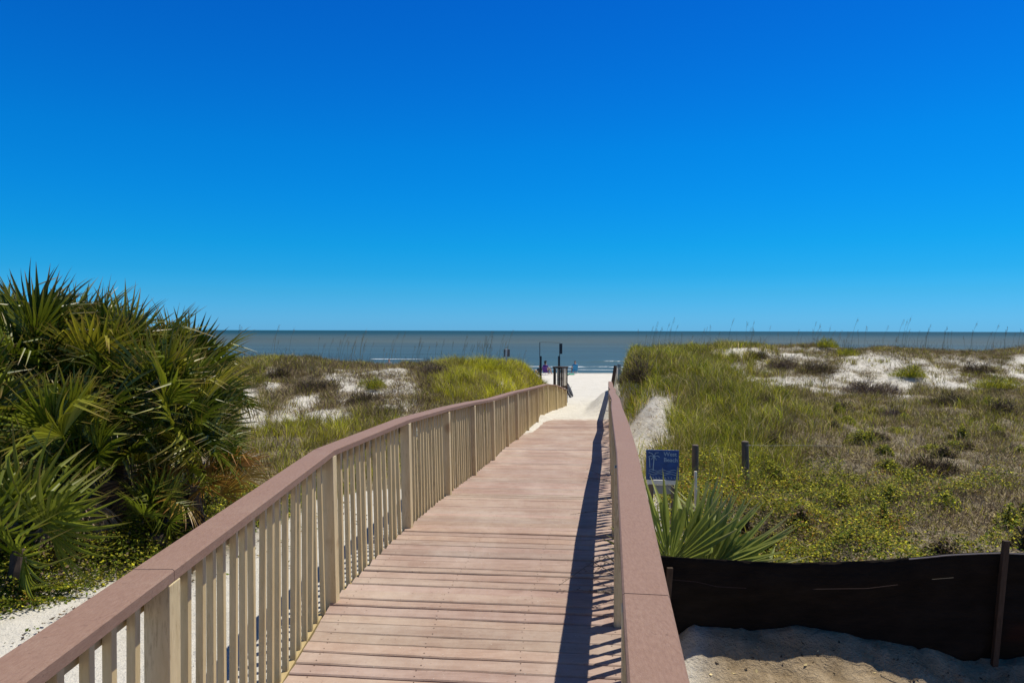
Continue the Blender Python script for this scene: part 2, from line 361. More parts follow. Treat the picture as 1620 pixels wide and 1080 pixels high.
# ------------------------------------------------------------------ sea
def build_sea():
    ys = np.concatenate([np.arange(70, 130, .35), 130*np.exp(np.arange(0, 5.9, .03))]); ys = ys[ys < 40000]
    xs = np.concatenate([-60*np.exp(np.arange(6.5, 0, -.15)), np.arange(-60, 90, 1.1), 90*np.exp(np.arange(0, 6.5, .15))])
    X, Y = np.meshgrid(xs, ys); x = X.ravel(); y = Y.ravel()
    fall = sm(500, 120, y)
    wv = np.sin((y+3*fbm(x*.02, y*.01, 71)*6)/4.2)
    z = -4.2+fall*(.10*wv+.10*(fbm(x*.08, y*.3, 72)-.5))
    foam = np.zeros_like(x)
    for yc, amp, wd, s, fs in ((77.5, .04, .7, 1, .5), (86, .2, 1.0, 2, .62), (97, .25, .5, 4, .42), (112, .2, .4, 5, .3), (128, .2, .4, 5, .25)):
        yy = yc+3.5*(fbm(x*.035, x*0+s, 80+s)-.5)
        g = np.exp(-((y-yy)/wd)**2)
        on = sm(.38+.035*s, .5+.035*s, fbm(x*.05+s*9, y*.02, 90+s))
        if s <= 2: on = np.maximum(on, .75)
        z = z+amp*g*on; foam = np.maximum(foam, on*fs*np.exp(-((y-yy+.6*wd)/(1.0*wd))**2))
    foam = np.maximum(foam, .9*np.exp(-((y-106-2*(fbm(x*.2, x*0, 97)-.5))/1.0)**2)*sm(-22, -19, x)*sm(-11, -14.5, x))
    nx, ny = len(xs), len(ys); i = np.arange(nx*ny).reshape(ny, nx)
    f = np.stack([i[:-1, :-1], i[:-1, 1:], i[1:, 1:], i[1:, :-1]], -1).reshape(-1, 4)
    far = sm(math.log(110), math.log(1500), np.log(y))
    me = npmesh('sea_water', np.stack([x, y, z], 1), [f], np.stack([foam, far, far*0], 1))
    me.polygons.foreach_set('use_smooth', [True]*len(me.polygons))
    m, t, b = newmat('sea'); a = N(t, 'Attribute', attribute_name='col'); sp = N(t, 'SeparateColor'); t.links.new(a.outputs[0], sp.inputs[0])
    v = coords(t, (.012, .05, 1)); n = noise(t, v, 1, 5, .6)
    c = ramp(t, sp.outputs[1], [(0, (.045, .10, .13)), (.3, (.075, .105, .10)), (.62, (.055, .095, .10)), (1, (.01, .055, .07))])
    c = mix(t, c, ramp(t, n, [(.3, (.7, .75, .8)), (.7, (1.25, 1.2, 1.15))]), .8, 'MULTIPLY')
    fn = noise(t, coords(t, (.35, 1.0, 1)), 1.2, 6, .8)
    mm = N(t, 'Math', operation='MULTIPLY_ADD'); t.links.new(fn, mm.inputs[0]); mm.inputs[1].default_value = .9; t.links.new(sp.outputs[0], mm.inputs[2])
    ff = ramp(t, mm.outputs[0], [(.85, (0, 0, 0)), (1.0, (1, 1, 1))])
    c = mix(t, c, (.8, .82, .84), ff)
    t.links.new(c, b.inputs['Base Color']); b.inputs['Roughness'].default_value = .55; b.inputs['Specular IOR Level'].default_value = .12
    p = bump(t, b, noise(t, coords(t, (.35, 1, 1)), 1.1, 5, .65), .9, .25)
    tag(link('sea_water', me, m), kind='structure')
build_sea()

# ------------------------------------------------------------------ boardwalk
def deck_mat():
    m, t, b = newmat('deck_paint'); a = N(t, 'Attribute', attribute_name='col')
    v = coords(t, (1, 6, 6)); g = coords(t)
    c = ramp(t, noise(t, v, 3, 6, .7), [(.3, (.275, .185, .148)), (.72, (.41, .30, .25))])
    w = ramp(t, noise(t, coords(t, (.9, .5, 1)), 1.3, 7, .75), [(.42, (0, 0, 0)), (.66, (.6,)*3)])
    c = mix(t, c, (.50, .415, .36), w)
    w2 = ramp(t, noise(t, coords(t, (3, 14, 3)), 9, 4, .7), [(.62, (0, 0, 0)), (.74, (.5,)*3)])
    c = mix(t, c, (.58, .52, .46), w2)
    w3 = ramp(t, noise(t, g, 26, 3, .7), [(.64, (0, 0, 0)), (.74, (.6,)*3)])
    c = mix(t, c, (.13, .075, .06), w3)
    w4 = ramp(t, noise(t, g, 48, 2, .6), [(.70, (0, 0, 0)), (.76, (.7,)*3)])
    c = mix(t, c, (.62, .58, .52), w4)
    c = mix(t, c, a.outputs[0], 1., 'MULTIPLY')
    # sand blown over the far boards
    tc = N(t, 'TexCoord'); sx = N(t, 'SeparateXYZ'); t.links.new(tc.outputs['Object'], sx.inputs[0])
    ds = ramp(t, N_map(t, sx.outputs[1], 19.5, 22.6), [(0, (0, 0, 0)), (1, (1, 1, 1))])
    nn = noise(t, coords(t, (1.2, 3, 1)), 3, 5, .7); mu = N(t, 'Math', operation='MULTIPLY'); t.links.new(ds, mu.inputs[0]); t.links.new(nn, mu.inputs[1])
    c = mix(t, c, (.68, .64, .57), ramp(t, mu.outputs[0], [(.3, (0, 0, 0)), (.5, (1, 1, 1))]))
    t.links.new(c, b.inputs['Base Color']); b.inputs['Roughness'].default_value = .7; b.inputs['Specular IOR Level'].default_value = .2
    bump(t, b, noise(t, v, 18, 5, .7), .4, .004)
    return m
def N_map(t, s, a, b_):
    n = N(t, 'MapRange'); t.links.new(s, n.inputs[0]); n.inputs[1].default_value = a; n.inputs[2].default_value = b_; return n.outputs[0]
M['deck'] = deck_mat()
walk = empty('boardwalk', (0, 0, -1.98)); tag(walk, 'long weathered red-brown wooden boardwalk with cream balusters leading down to the beach', 'boardwalk')
WO = Vector((0, 0, 1.98))   # children are built in world coordinates; this lifts them back
def kid(o): o.location = Vector(o.location)+WO; return o
def build_deck():
    d = MB(); nl = MB(); y = -3.8; sk = -.10
    while y < 23.2:
        w = .139; gap = random.choice([.007, .010, .013, .018])
        br = random.uniform(.93, 1.06); d.cc = (br*random.uniform(.97, 1.05), br, br*random.uniform(.95, 1.02))
        x0 = float(xL(y))+.055+random.uniform(-.006, .006); x1 = float(xR(y))-.02+random.uniform(-.006, .006)
        nseg = 9; bow = random.uniform(-.005, .005); dz0 = random.uniform(-.003, .003); tlt = random.uniform(-.006, .006); b1 = random.uniform(-.005, .005)
        P = []
        for k in range(nseg+1):
            x = x0+(x1-x0)*k/nseg; yc = y+sk*(x-x0)+bow*math.sin(math.pi*k/nseg)
            P.append((x, yc, float(zD(yc))+dz0+random.uniform(-.0015, .0015)))
        vs = []
        for x, yc, z in P:
            k_ = (x-x0)/(x1-x0); gp = gap+b1*math.sin(2*math.pi*k_+b1*900)+random.uniform(-.0012, .0012)
            gp = max(.004, gp)
            vs += [(x, yc, z-.03), (x, yc+w-gp, z-.03), (x, yc+w-gp, z-.007+tlt), (x, yc+w-gp-.006, z+tlt), (x, yc+.006, z-tlt), (x, yc, z-.007-tlt)]
        f = []
        for k in range(nseg):
            for j in range(6):
                f.append((k*6+j, (k+1)*6+j, (k+1)*6+(j+1) % 6, k*6+(j+1) % 6))
        f.append((5, 4, 3, 2, 1, 0)); f.append(tuple(nseg*6+j for j in range(6)))
        d.add(vs, f)
        if 2.5 < y < 11:
            for jx in (.06, .38, .68, .96):
                x = x0+(x1-x0)*jx+random.uniform(-.012, .012)
                for yy in (.03, .105):
                    yc = y+sk*(x-x0)+yy; z = float(zD(yc))+dz0+tlt*(yy-.07)/.07+.0022
                    r = .0042; d.cc = (.22, .16, .14); d.add([(x+r*math.cos(a), yc+r*math.sin(a), z) for a in np.arange(6)*math.pi/3], [(0, 1, 2, 3, 4, 5)])
        y += w
    kid(d.build('deck', M['deck'], walk, colors=True))
    j = MB()
    ys = [-3.8, 0, 3, 4.87, 6.6, 9, 12, 15, 18, 21]
    for fx in (.03, .35, .65, .97):
        for a, b_ in zip(ys[:-1], ys[1:]):
            xa = float(xL(a)+.1+(xR(a)-xL(a)-.2)*fx); xb = float(xL(b_)+.1+(xR(b_)-xL(b_)-.2)*fx); za = float(zD(a))-.034; zb = float(zD(b_))-.034
            j.hexa([(xa-.02, a, za-.14), (xa+.02, a, za-.14), (xb+.02, b_, zb-.14), (xb-.02, b_, zb-.14)], [(xa-.02, a, za), (xa+.02, a, za), (xb+.02, b_, zb), (xb-.02, b_, zb)])
    kid(j.build('joists', M['oldwood'], walk))
build_deck()

def zrailR(y): return np.interp(y, [-5, 4.87, 6.6, 30.2], [-.832, -.832, -.845, -2.12])
def zrailL(y):   # underside of the cap
    return np.interp(y, [-5, 4.87, 6.6, 25.2, 27, 29.8], [-.832, -.832, -.845, -1.86, -2.03, -2.42])
def strip(mb, line, half, z0, z1, off=0, colvar=.0):
    """continuous board following a plan polyline with mitred joints; z0/z1 are functions of the point"""
    n = len(line); L, Rr = [], []
    for i, (x, y) in enumerate(line):
        t = Vector((line[min(i+1, n-1)][0]-line[max(i-1, 0)][0], line[min(i+1, n-1)][1]-line[max(i-1, 0)][1])).normalized()
        nx, ny = t.y, -t.x
        L.append((x+nx*(off-half), y+ny*(off-half))); Rr.append((x+nx*(off+half), y+ny*(off+half)))
    vs = []
    for (lx, ly), (rx, ry), (x, y) in zip(L, Rr, line):
        a, b_ = z0(x, y), z1(x, y); e = min(.006, (b_-a)*.3, half*.3)
        tx = (rx-lx)/(2*half)*e; ty = (ry-ly)/(2*half)*e
        vs += [(lx, ly, a), (rx, ry, a), (rx, ry, b_-e), (rx-tx, ry-ty, b_), (lx+tx, ly+ty, b_), (lx, ly, b_-e)]
    f = []
    for i in range(n-1):
        for k in range(6): f.append((i*6+k, i*6+(k+1) % 6, (i+1)*6+(k+1) % 6, (i+1)*6+k))
    f.append((5, 4, 3, 2, 1, 0)); f.append(tuple((n-1)*6+k for k in range(6)))
    mb.add(vs, f)
def dens(xs, ys, f, step=.3, y0=-4, y1=30):
    out = []; y = y0
    brk = sorted(set([y0, y1]+[v for v in ys if y0 < v < y1]))
    return [(float(f(b)), b) for b in brk]
cuts_pool = []
def stick(x, y, z0, z1, w, d, ang, lean):
    """upright square timber"""
    c, s = math.cos(ang), math.sin(ang); b = []
    for (u, v) in ((-w/2, -d/2), (w/2, -d/2), (w/2, d/2), (-w/2, d/2)): b.append((u*c-v*s, u*s+v*c))
    return [(x+lean*0+p[0], y+p[1], z0) for p in b], [(x+lean+p[0], y+p[1], z1) for p in b]
def railing(side):
    zrail = zrailL if side < 0 else zrailR
    f = xL if side < 0 else xR
    ys = LY if side < 0 else RY; yend = 29.6 if side < 0 else 30.0
    line = dens(None, ys, f, y0=-3.9, y1=yend)
    if side > 0:
        line = [(float(f(y)), y) for y in (-3.9, 2.2, 4.8, 6.55, 9, 12, 15.2, 18, 21, 23.4, 26, 30)]
        wob = {4.8: .012, 12: .02, 15.2: -.02, 18: .025, 21: -.02}
        line = [(x+wob.get(y, 0), y) for x, y in line]
    rz = random.Random(3+side)
    dz = {y: rz.uniform(-.012, .012) if y > 7 else 0 for _, y in line}
    js = [-3.9, -1, 2.42, 4.87, 8.57, 11.9, 15.5, 20.4, 25.2, 29.6] if side < 0 else [-3.9, -1.2, 2.2, 6.55, 9, 12, 15.2, 18, 21, 26, 30]
    have = [y for _, y in line]
    for y in js:
        if min(abs(y-v) for v in have) > 1e-6: line.append((float(f(y)), y)); dz[y] = 0
    line.sort(key=lambda p: p[1])
    bm = MB(); strip(bm, line, .019, lambda x, y: float(zrail(y))-.094+dz[y], lambda x, y: float(zrail(y))-.003+dz[y], off=side*.042 if side < 0 else .042)
    r = kid(bm.build('railing', M['beam'], walk))
    r['label'] = 'red-brown capped '+('left' if side < 0 else 'right')+' railing of the boardwalk'
    for a_, b_ in zip(js[:-1], js[1:]):
        sub = [p for p in line if a_-1e-6 <= p[1] <= b_+1e-6]
        d_ = rz.uniform(-.0015, .0015); (xa, ya), (xb, yb) = sub[-2], sub[-1]; q_ = .0025/max(.01, math.hypot(xb-xa, yb-ya)); sub2 = sub[:-1]+[(xb-(xb-xa)*q_, yb-(yb-ya)*q_)]
        zz = lambda y, b2=yb: dz[b2 if y > b2-.01 else y]
        cap = MB(); strip(cap, sub2, .07, lambda x, y: float(zrail(y))+zz(y), lambda x, y: float(zrail(y))+.040+zz(y)+d_)
        cap.build('cap_board', M['cap'], r)
    bm = MB(); l2 = [p for p in line if p[1] < 22]; strip(bm, l2, .019, lambda x, y: float(zD(y))-.17, lambda x, y: float(zD(y))-.036, off=-.0 if side < 0 else .0)
    bm.build('rim_joist', M['beam'], r)
    lp = (lambda y: -.028*float(sm(4.4, 4.9, y))*(1 if side < 0 else 0))
    posts = [-2.4, 0, 2.42, 4.87, 6.75, 8.57, 10.15, 11.9, 14.1, 15.5, 17.6, 20.4, 22.8, 25.2, 27, 28.4, 29.5] if side < 0 else [-2.4, -.2, 2.2, 4.5, 6.5, 8.4, 10.3, 12.2, 14.1, 16, 17.9, 19.8, 21.7, 23.8, 25.9, 27.9, 29.9]
    rest = MB()
    y = -3.7; nb = 0
    def ang(y): return -math.atan2(float(f(y+.3)-f(y-.3)), .6)
    for py in posts:
        a = ang(py); x = float(f(py)); zt = float(zrail(py))-.002; zb = float(zD(py))-.3 if py < 22 else hz(x, py)-.25
        ins = .030*(-side)
        b, t = stick(x+ins*math.cos(a)-lp(py), py+ins*math.sin(a), zb, zt, .085, .085, a, lp(py))
        mb = MB().hexa(b, t); o = mb.build('post', M['post'], r, bevel=.004)
    while y < yend:
        y += .130+rz.uniform(-.011, .011)
        if y > 13 and side < 0: y += .0
        if min(abs(y-p) for p in posts) < .07: continue
        a = ang(y)+rz.uniform(-.06, .06); x = float(f(y)); zt = float(zrail(y))-.002
        low = float(zD(y))-.12 if y < 22 else hz(x, y)-.05
        off = side*.0
        b, t = stick(x+rz.uniform(-.004, .004)-lp(y), y, low, zt, .029, .032, a, lp(y)+rz.uniform(-.009, .009))
        if side < 0 and y > .9 and nb < 100:
            MB().hexa(b, t).build('baluster', M['baluster'], r, bevel=.0025); nb += 1
        else: rest.hexa(b, t)
    o = rest.build('baluster', M['baluster'], r); o['kind'] = 'stuff'
    return r
railing(-1); railing(1)

# ------------------------------------------------------------------ vegetation as stuff
def blades(P, H, Wd, col3, lean, seed=0, stiff=1.6, cols2=None, out=None):
    g = np.random.default_rng(seed); n = len(P)
    th = g.uniform(0, 2*np.pi, n) if out is None else out+g.normal(0, .5, n); ph = g.uniform(0, 2*np.pi, n)
    d = np.stack([np.cos(th), np.sin(th), np.zeros(n)], 1); w = np.stack([np.cos(ph), np.sin(ph), np.zeros(n)], 1)*Wd[:, None]*.5
    L = lean[:, None]*H[:, None]*d; up = np.array([0, 0, 1.])
    m = P+L*.28+up*(H*.55)[:, None]; tip = P+L+up*(H*(1-.25*lean))[:, None]
    V = np.stack([P-w, P+w, m-w*.8, m+w*.8, tip], 1).reshape(-1, 3)
    k = np.arange(n)[:, None]*5
    Fc = np.concatenate([k+[0, 1, 3], k+[0, 3, 2], k+[2, 3, 4]], 1).reshape(-1, 3)
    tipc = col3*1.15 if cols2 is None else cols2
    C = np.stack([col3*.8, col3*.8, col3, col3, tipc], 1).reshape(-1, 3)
    return V, Fc, C
def scatter(n, x0, x1, y0, y1, seed, dens_f):
    g = np.random.default_rng(seed); x = g.uniform(x0, x1, n); y = g.uniform(y0, y1, n)
    z = height(x, y); px, py = proj(x, y, z)
    d = dens_f(x, y, px, py, z); keep = (g.uniform(0, 1, n) < d) & (px > -260+120*(vnoise(x, y, 2)-.5)) & (px < 2080+250*(vnoise(x*.6, y*.6, 3)-.5))
    return x[keep], y[keep], z[keep], px[keep], py[keep], g
def tufts(x, y, z, g, k, spread):
    """k blades around every root"""
    xx = np.repeat(x, k); yy = np.repeat(y, k)
    r = g.normal(0, 1, (len(xx), 2))*np.repeat(spread, k)[:, None]
    xx = xx+r[:, 0]; yy = yy+r[:, 1]
    return xx, yy
def box2(px, py, a, b, c, d, s=25):
    return sm(a-s, a+s, px)*sm(b+s, b-s, px)*sm(c-s*.5, c+s*.5, py)*sm(d+s*.5, d-s*.5, py)
OLIVE = np.array([.31, .285, .03]); GREEN = np.array([.145, .195, .014]); LIME = np.array([.52, .50, .03]); STRAW = np.array([.58, .47, .25]); BROWN = np.array([.17, .12, .075]); DARK = np.array([.045, .033, .028]); ORANGE = np.array([.38, .14, .03])
def pick(g, n, cols, pr):
    c = np.array(cols); i = g.choice(len(cols), n, p=np.array(pr)/sum(pr)); return c[i]*g.uniform(.65, 1.35, (n, 1))
def grass_right():
    def d(x, y, px, py, z):
        dr = x-xR(y); nz = fbm(x*1.1, y*1.1, 101)
        green = np.maximum(sm(1330, 1150, px), .0)
        a = sm(.25, .6, dr)*(1-bankR(x, y))*np.where(y > 9, 1, 0)*sm(8.5, 10.5, y+2*(nz-.5))
        mid = .30+.5*sm(.45, .62, nz)
        mid = mid*(1-.75*box2(px, py, 1250, 1800, 690, 800, 40))
        a = a*(green*.95+(1-green)*np.clip(mid*1.15, 0, 1))
        a = a*(1-.93*sand_mask_right(px, py)*sm(.78, .6, vnoise(x*2.6, y*2.6, 4)))
        return a*sm(36, 31, y)
    x, y, z, px, py, g = scatter(52000, 1.5, 31.8, 8.5, 36, 1, d)
    k = 18; sp = g.uniform(.03, .085, len(x)); X, Y = tufts(x, y, z, g, k, sp); OUT = np.arctan2(Y-np.repeat(y, k), X-np.repeat(x, k)); Z = height(X, Y)-.01
    pxk = np.repeat(px, k); pyk = np.repeat(py, k); n = len(X)
    tall = sm(1330, 1120, pxk)*.8; H = (.16+.34*tall+.12*np.repeat(fbm(x*.8, y*.8, 33), k))*g.uniform(.5, 1.25, n)
    crest = sm(24, 27, Y); H = H*(1-.25*crest)*(1-.22*sm(17, 20, Y))
    c1 = pick(g, n, [OLIVE, GREEN, LIME, STRAW, BROWN], [5, 4, 1.6, 1.2, .8]); c2 = pick(g, n, [OLIVE, GREEN, LIME, STRAW, BROWN], [3.2, 1.5, .6, 1.6, 2.6])
    big = np.repeat(fbm(x*.45, y*.45, 35), k); w = np.clip(tall*1.2+sm(.5, .65, big)*.5-.35*crest, 0, 1)
    C = np.where(g.uniform(0, 1, n)[:, None] < w[:, None], c1, c2)
    cl = np.repeat(g.uniform(.45, 1.5, len(x))*(.6+.9*vnoise(x*2.3, y*2.3, 77)), k); C = C*cl[:, None]; H = H*np.repeat((.5+.8*vnoise(x*3.1, y*3.1, 78))*g.uniform(.55, 1.25, len(x)), k); dry = np.repeat(g.uniform(0, 1, len(x)) < .22*sm(.4, .7, vnoise(x*1.1, y*1.1, 79)), k); C = np.where(dry[:, None], C*.25+np.array([.30, .22, .12])*.75, C)
    stem = g.uniform(0, 1, n) < .012; H = np.where(stem, g.uniform(.35, .75, n), H); C = np.where(stem[:, None], DARK*1.3, C)
    Wd = g.uniform(.004, .009, n)*np.interp(Y, [8, 30], [.9, 1.6]); Wd = np.where(stem, .005, Wd)
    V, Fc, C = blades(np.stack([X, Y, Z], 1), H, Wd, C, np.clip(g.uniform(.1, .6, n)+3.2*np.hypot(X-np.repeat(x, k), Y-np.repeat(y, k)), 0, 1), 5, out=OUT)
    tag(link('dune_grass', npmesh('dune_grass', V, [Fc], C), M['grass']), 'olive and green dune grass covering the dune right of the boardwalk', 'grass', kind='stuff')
grass_right()
def grass_left():
    def d(x, y, px, py, z):
        dl = xL(y)-x; nz = fbm(x*1.1, y*1.1, 111)
        a = sm(.15, .45, dl)*sm(8.5, 11, y+1.5*(nz-.5)); m = sand_mask_left(px, py)
        return a*(.42+.45*sm(.4, .6, nz)+.5*box2(px, py, 640, 870, 560, 640, 25))*(1-.6*box2(px, py, 430, 640, 590, 660, 20))*(1-.97*m*sm(.8, .62, vnoise(x*2.4, y*2.4, 14)))*sm(36, 31, y)
    x, y, z, px, py, g = scatter(48000, -22, 2.2, 8.5, 36, 2, d)
    k = 18; X, Y = tufts(x, y, z, g, k, g.uniform(.03, .09, len(x))); OUT = np.arctan2(Y-np.repeat(y, k), X-np.repeat(x, k)); Z = height(X, Y)-.01; n = len(X)
    pxk = np.repeat(px, k); pyk = np.repeat(py, k)
    lime = box2(pxk, pyk, 690, 880, 540, 645, 30)+.6*box2(pxk, pyk, 400, 640, 668, 705, 20)
    brown = box2(pxk, pyk, 430, 700, 575, 660, 25)
    H = (.2+.10*lime+.1*np.repeat(fbm(x*.8, y*.8, 34), k))*g.uniform(.5, 1.25, n)
    H = H*np.where(Y > 24, .9, 1)
    c1 = pick(g, n, [OLIVE, LIME, STRAW], [2, 6, .6]); c2 = pick(g, n, [OLIVE, GREEN, LIME, STRAW, BROWN], [4, 1.6, 1, 1.4, 2]); c3 = pick(g, n, [OLIVE, BROWN, DARK, STRAW], [1, 3, 2, .8])
    u = g.uniform(0, 1, n)[:, None]; C = np.where(u < lime[:, None]*.9, c1, np.where(u > 1-.75*brown[:, None], c3, c2))
    cl = np.repeat(g.uniform(.45, 1.5, len(x))*(.6+.9*vnoise(x*2.3, y*2.3, 77)), k); C = C*cl[:, None]; H = H*np.repeat((.5+.8*vnoise(x*3.1, y*3.1, 78))*g.uniform(.55, 1.25, len(x)), k); dry = np.repeat(g.uniform(0, 1, len(x)) < .22*sm(.4, .7, vnoise(x*1.1, y*1.1, 79)), k); C = np.where(dry[:, None], C*.25+np.array([.30, .22, .12])*.75, C)
    stem = g.uniform(0, 1, n) < .012; H = np.where(stem, g.uniform(.35, .75, n), H); C = np.where(stem[:, None], DARK*1.3, C)
    Wd = g.uniform(.004, .009, n)*np.interp(Y, [8, 30], [.9, 1.6]); Wd = np.where(stem, .005, Wd)
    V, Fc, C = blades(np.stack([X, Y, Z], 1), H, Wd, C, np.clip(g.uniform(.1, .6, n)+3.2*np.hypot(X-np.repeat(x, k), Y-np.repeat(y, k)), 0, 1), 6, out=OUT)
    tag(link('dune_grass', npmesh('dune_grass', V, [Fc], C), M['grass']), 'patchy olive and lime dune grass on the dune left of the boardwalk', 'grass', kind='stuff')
grass_left()

def twigs(P, n, r, hgt, g, cols, pr, thick=.006, up=.5):
    """wiry brush: short crooked sticks filling a low dome round each centre P (m,3)"""
    m = len(P); c = np.repeat(np.arange(m), n); N_ = len(c)
    a = g.uniform(0, 2*np.pi, N_); rr = np.sqrt(g.uniform(0, 1, N_))
    R_ = r[c]; Hh = hgt[c]
    base = P[c]+np.stack([np.cos(a)*rr*R_, np.sin(a)*rr*R_, Hh*(1-rr**2)*g.uniform(0, .75, N_)], 1)
    dirn = np.stack([np.cos(a+g.normal(0, .9, N_))*(.3+rr), np.sin(a+g.normal(0, .9, N_))*(.3+rr), g.uniform(-.1, 1.2, N_)*up*2], 1)
    dirn /= np.linalg.norm(dirn, axis=1)[:, None]; ln = g.uniform(.05, .16, N_)*np.interp(R_, [.1, .5], [.7, 1.4])
    ph = g.uniform(0, 2*np.pi, N_); w = np.stack([np.cos(ph), np.sin(ph), g.uniform(-.4, .4, N_)], 1)*thick*g.uniform(.5, 1.5, (N_, 1))*.5
    mid = base+dirn*ln[:, None]*.55+g.normal(0, .008, (N_, 3)); tip = mid+(dirn+g.normal(0, .35, (N_, 3)))*ln[:, None]*.5
    V = np.stack([base-w, base+w, mid-w*.8, mid+w*.8, tip], 1).reshape(-1, 3); k = np.arange(N_)[:, None]*5
    Fc = np.concatenate([k+[0, 1, 3], k+[0, 3, 2], k+[2, 3, 4]], 1).reshape(-1, 3)
    C = np.repeat(pick(g, N_, cols, pr), 5, 0)
    return V, Fc, C
GREY = np.array([.30, .24, .155]); MAUVE = np.array([.13, .09, .06])
def brush_stuff():
    def d(x, y, px, py, z):
        nz = fbm(x*.9, y*.9, 121); dr = x-xR(y)
        a = sm(.8, 1.4, dr)*(1-bankR(x, y))*sm(6.2, 7.5, y)*(1-.9*sand_mask_right(px, py)*sm(.6, .45, vnoise(x*.9, y*.9, 24)))*(.14+.6*sm(.42, .6, nz)+.35*sm(20, 22, y))*sm(1080, 1260, px+80*(nz-.5))
        a = a+.35*box2(px, py, 1230, 1800, 690, 860, 40)+.6*sand_mask_right(px, py)*sm(.52, .62, vnoise(x*1.3, y*1.3, 27))
        return a
    x, y, z, px, py, g = scatter(30000, 1.5, 24, 6.5, 30, 3, d)
    V1, F1, C1 = twigs(np.stack([x, y, z], 1), 34, g.uniform(.10, .3, len(x)), g.uniform(.05, .2, len(x)), g, [STRAW*.8, GREY, BROWN, MAUVE, OLIVE], [2.2, 2.5, 2.4, 1.6, 1.2], .0075, .45)
    tag(link('dead_brush', npmesh('dead_brush', V1, [F1], C1), M['brush']), 'grey-brown dead brush and thatch over the flat ground right of the boardwalk', 'brush', kind='stuff')
    def d2(x, y, px, py, z):
        nz = fbm(x*.9, y*.9, 131)
        return (.5*sand_mask_left(px, py)*sm(.55, .64, vnoise(x*1.5, y*1.5, 28))+sm(.3, .8, xL(y)-x)*sm(9, 11, y)*(.08+.4*sm(.42, .6, nz)+.9*box2(px, py, 430, 700, 575, 660, 25))*(1-.94*sand_mask_left(px, py)*sm(.62, .5, vnoise(x*1.1, y*1.1, 25))))*sm(30, 27, y)
    x, y, z, px, py, g = scatter(30000, -20, 1.5, 9, 30, 4, d2)
    V1, F1, C1 = twigs(np.stack([x, y, z], 1), 30, g.uniform(.12, .34, len(x)), g.uniform(.06, .22, len(x)), g, [STRAW*.8, GREY, BROWN, MAUVE, OLIVE], [1.4, 1.6, 3, 2, 1], .009, .45)
    tag(link('dead_brush', npmesh('dead_brush', V1, [F1], C1), M['brush']), 'brown dead brush between the sand patches on the left dune', 'brush', kind='stuff')
brush_stuff()

def leaves(P, g, size, cols, pr, hgt):
    n = len(P); a = g.uniform(0, 2*np.pi, n); t = g.normal(0, .45, n)
    u = np.stack([np.cos(a), np.sin(a), t], 1); u /= np.linalg.norm(u, axis=1)[:, None]
    v = np.cross(u, np.stack([g.normal(0, .5, n), g.normal(0, .5, n), np.ones(n)], 1)); v /= np.linalg.norm(v, axis=1)[:, None]
    nrm = np.cross(u, v)
    s = (size*g.uniform(.5, 1.4, n))[:, None]; P = P+np.stack([0*a, 0*a, hgt], 1)
    V = np.stack([P-u*s*.5, P+v*s*.32+nrm*s*.12, P+u*s*.6, P-v*s*.32+nrm*s*.12], 1).reshape(-1, 3)
    k = np.arange(n)[:, None]*4; Fc = np.concatenate([k+[0, 1, 2], k+[0, 2, 3]], 1).reshape(-1, 3)
    return V, Fc, np.repeat(pick(g, n, cols, pr)*g.uniform(.5, 1.5, (n, 1)), 4, 0)
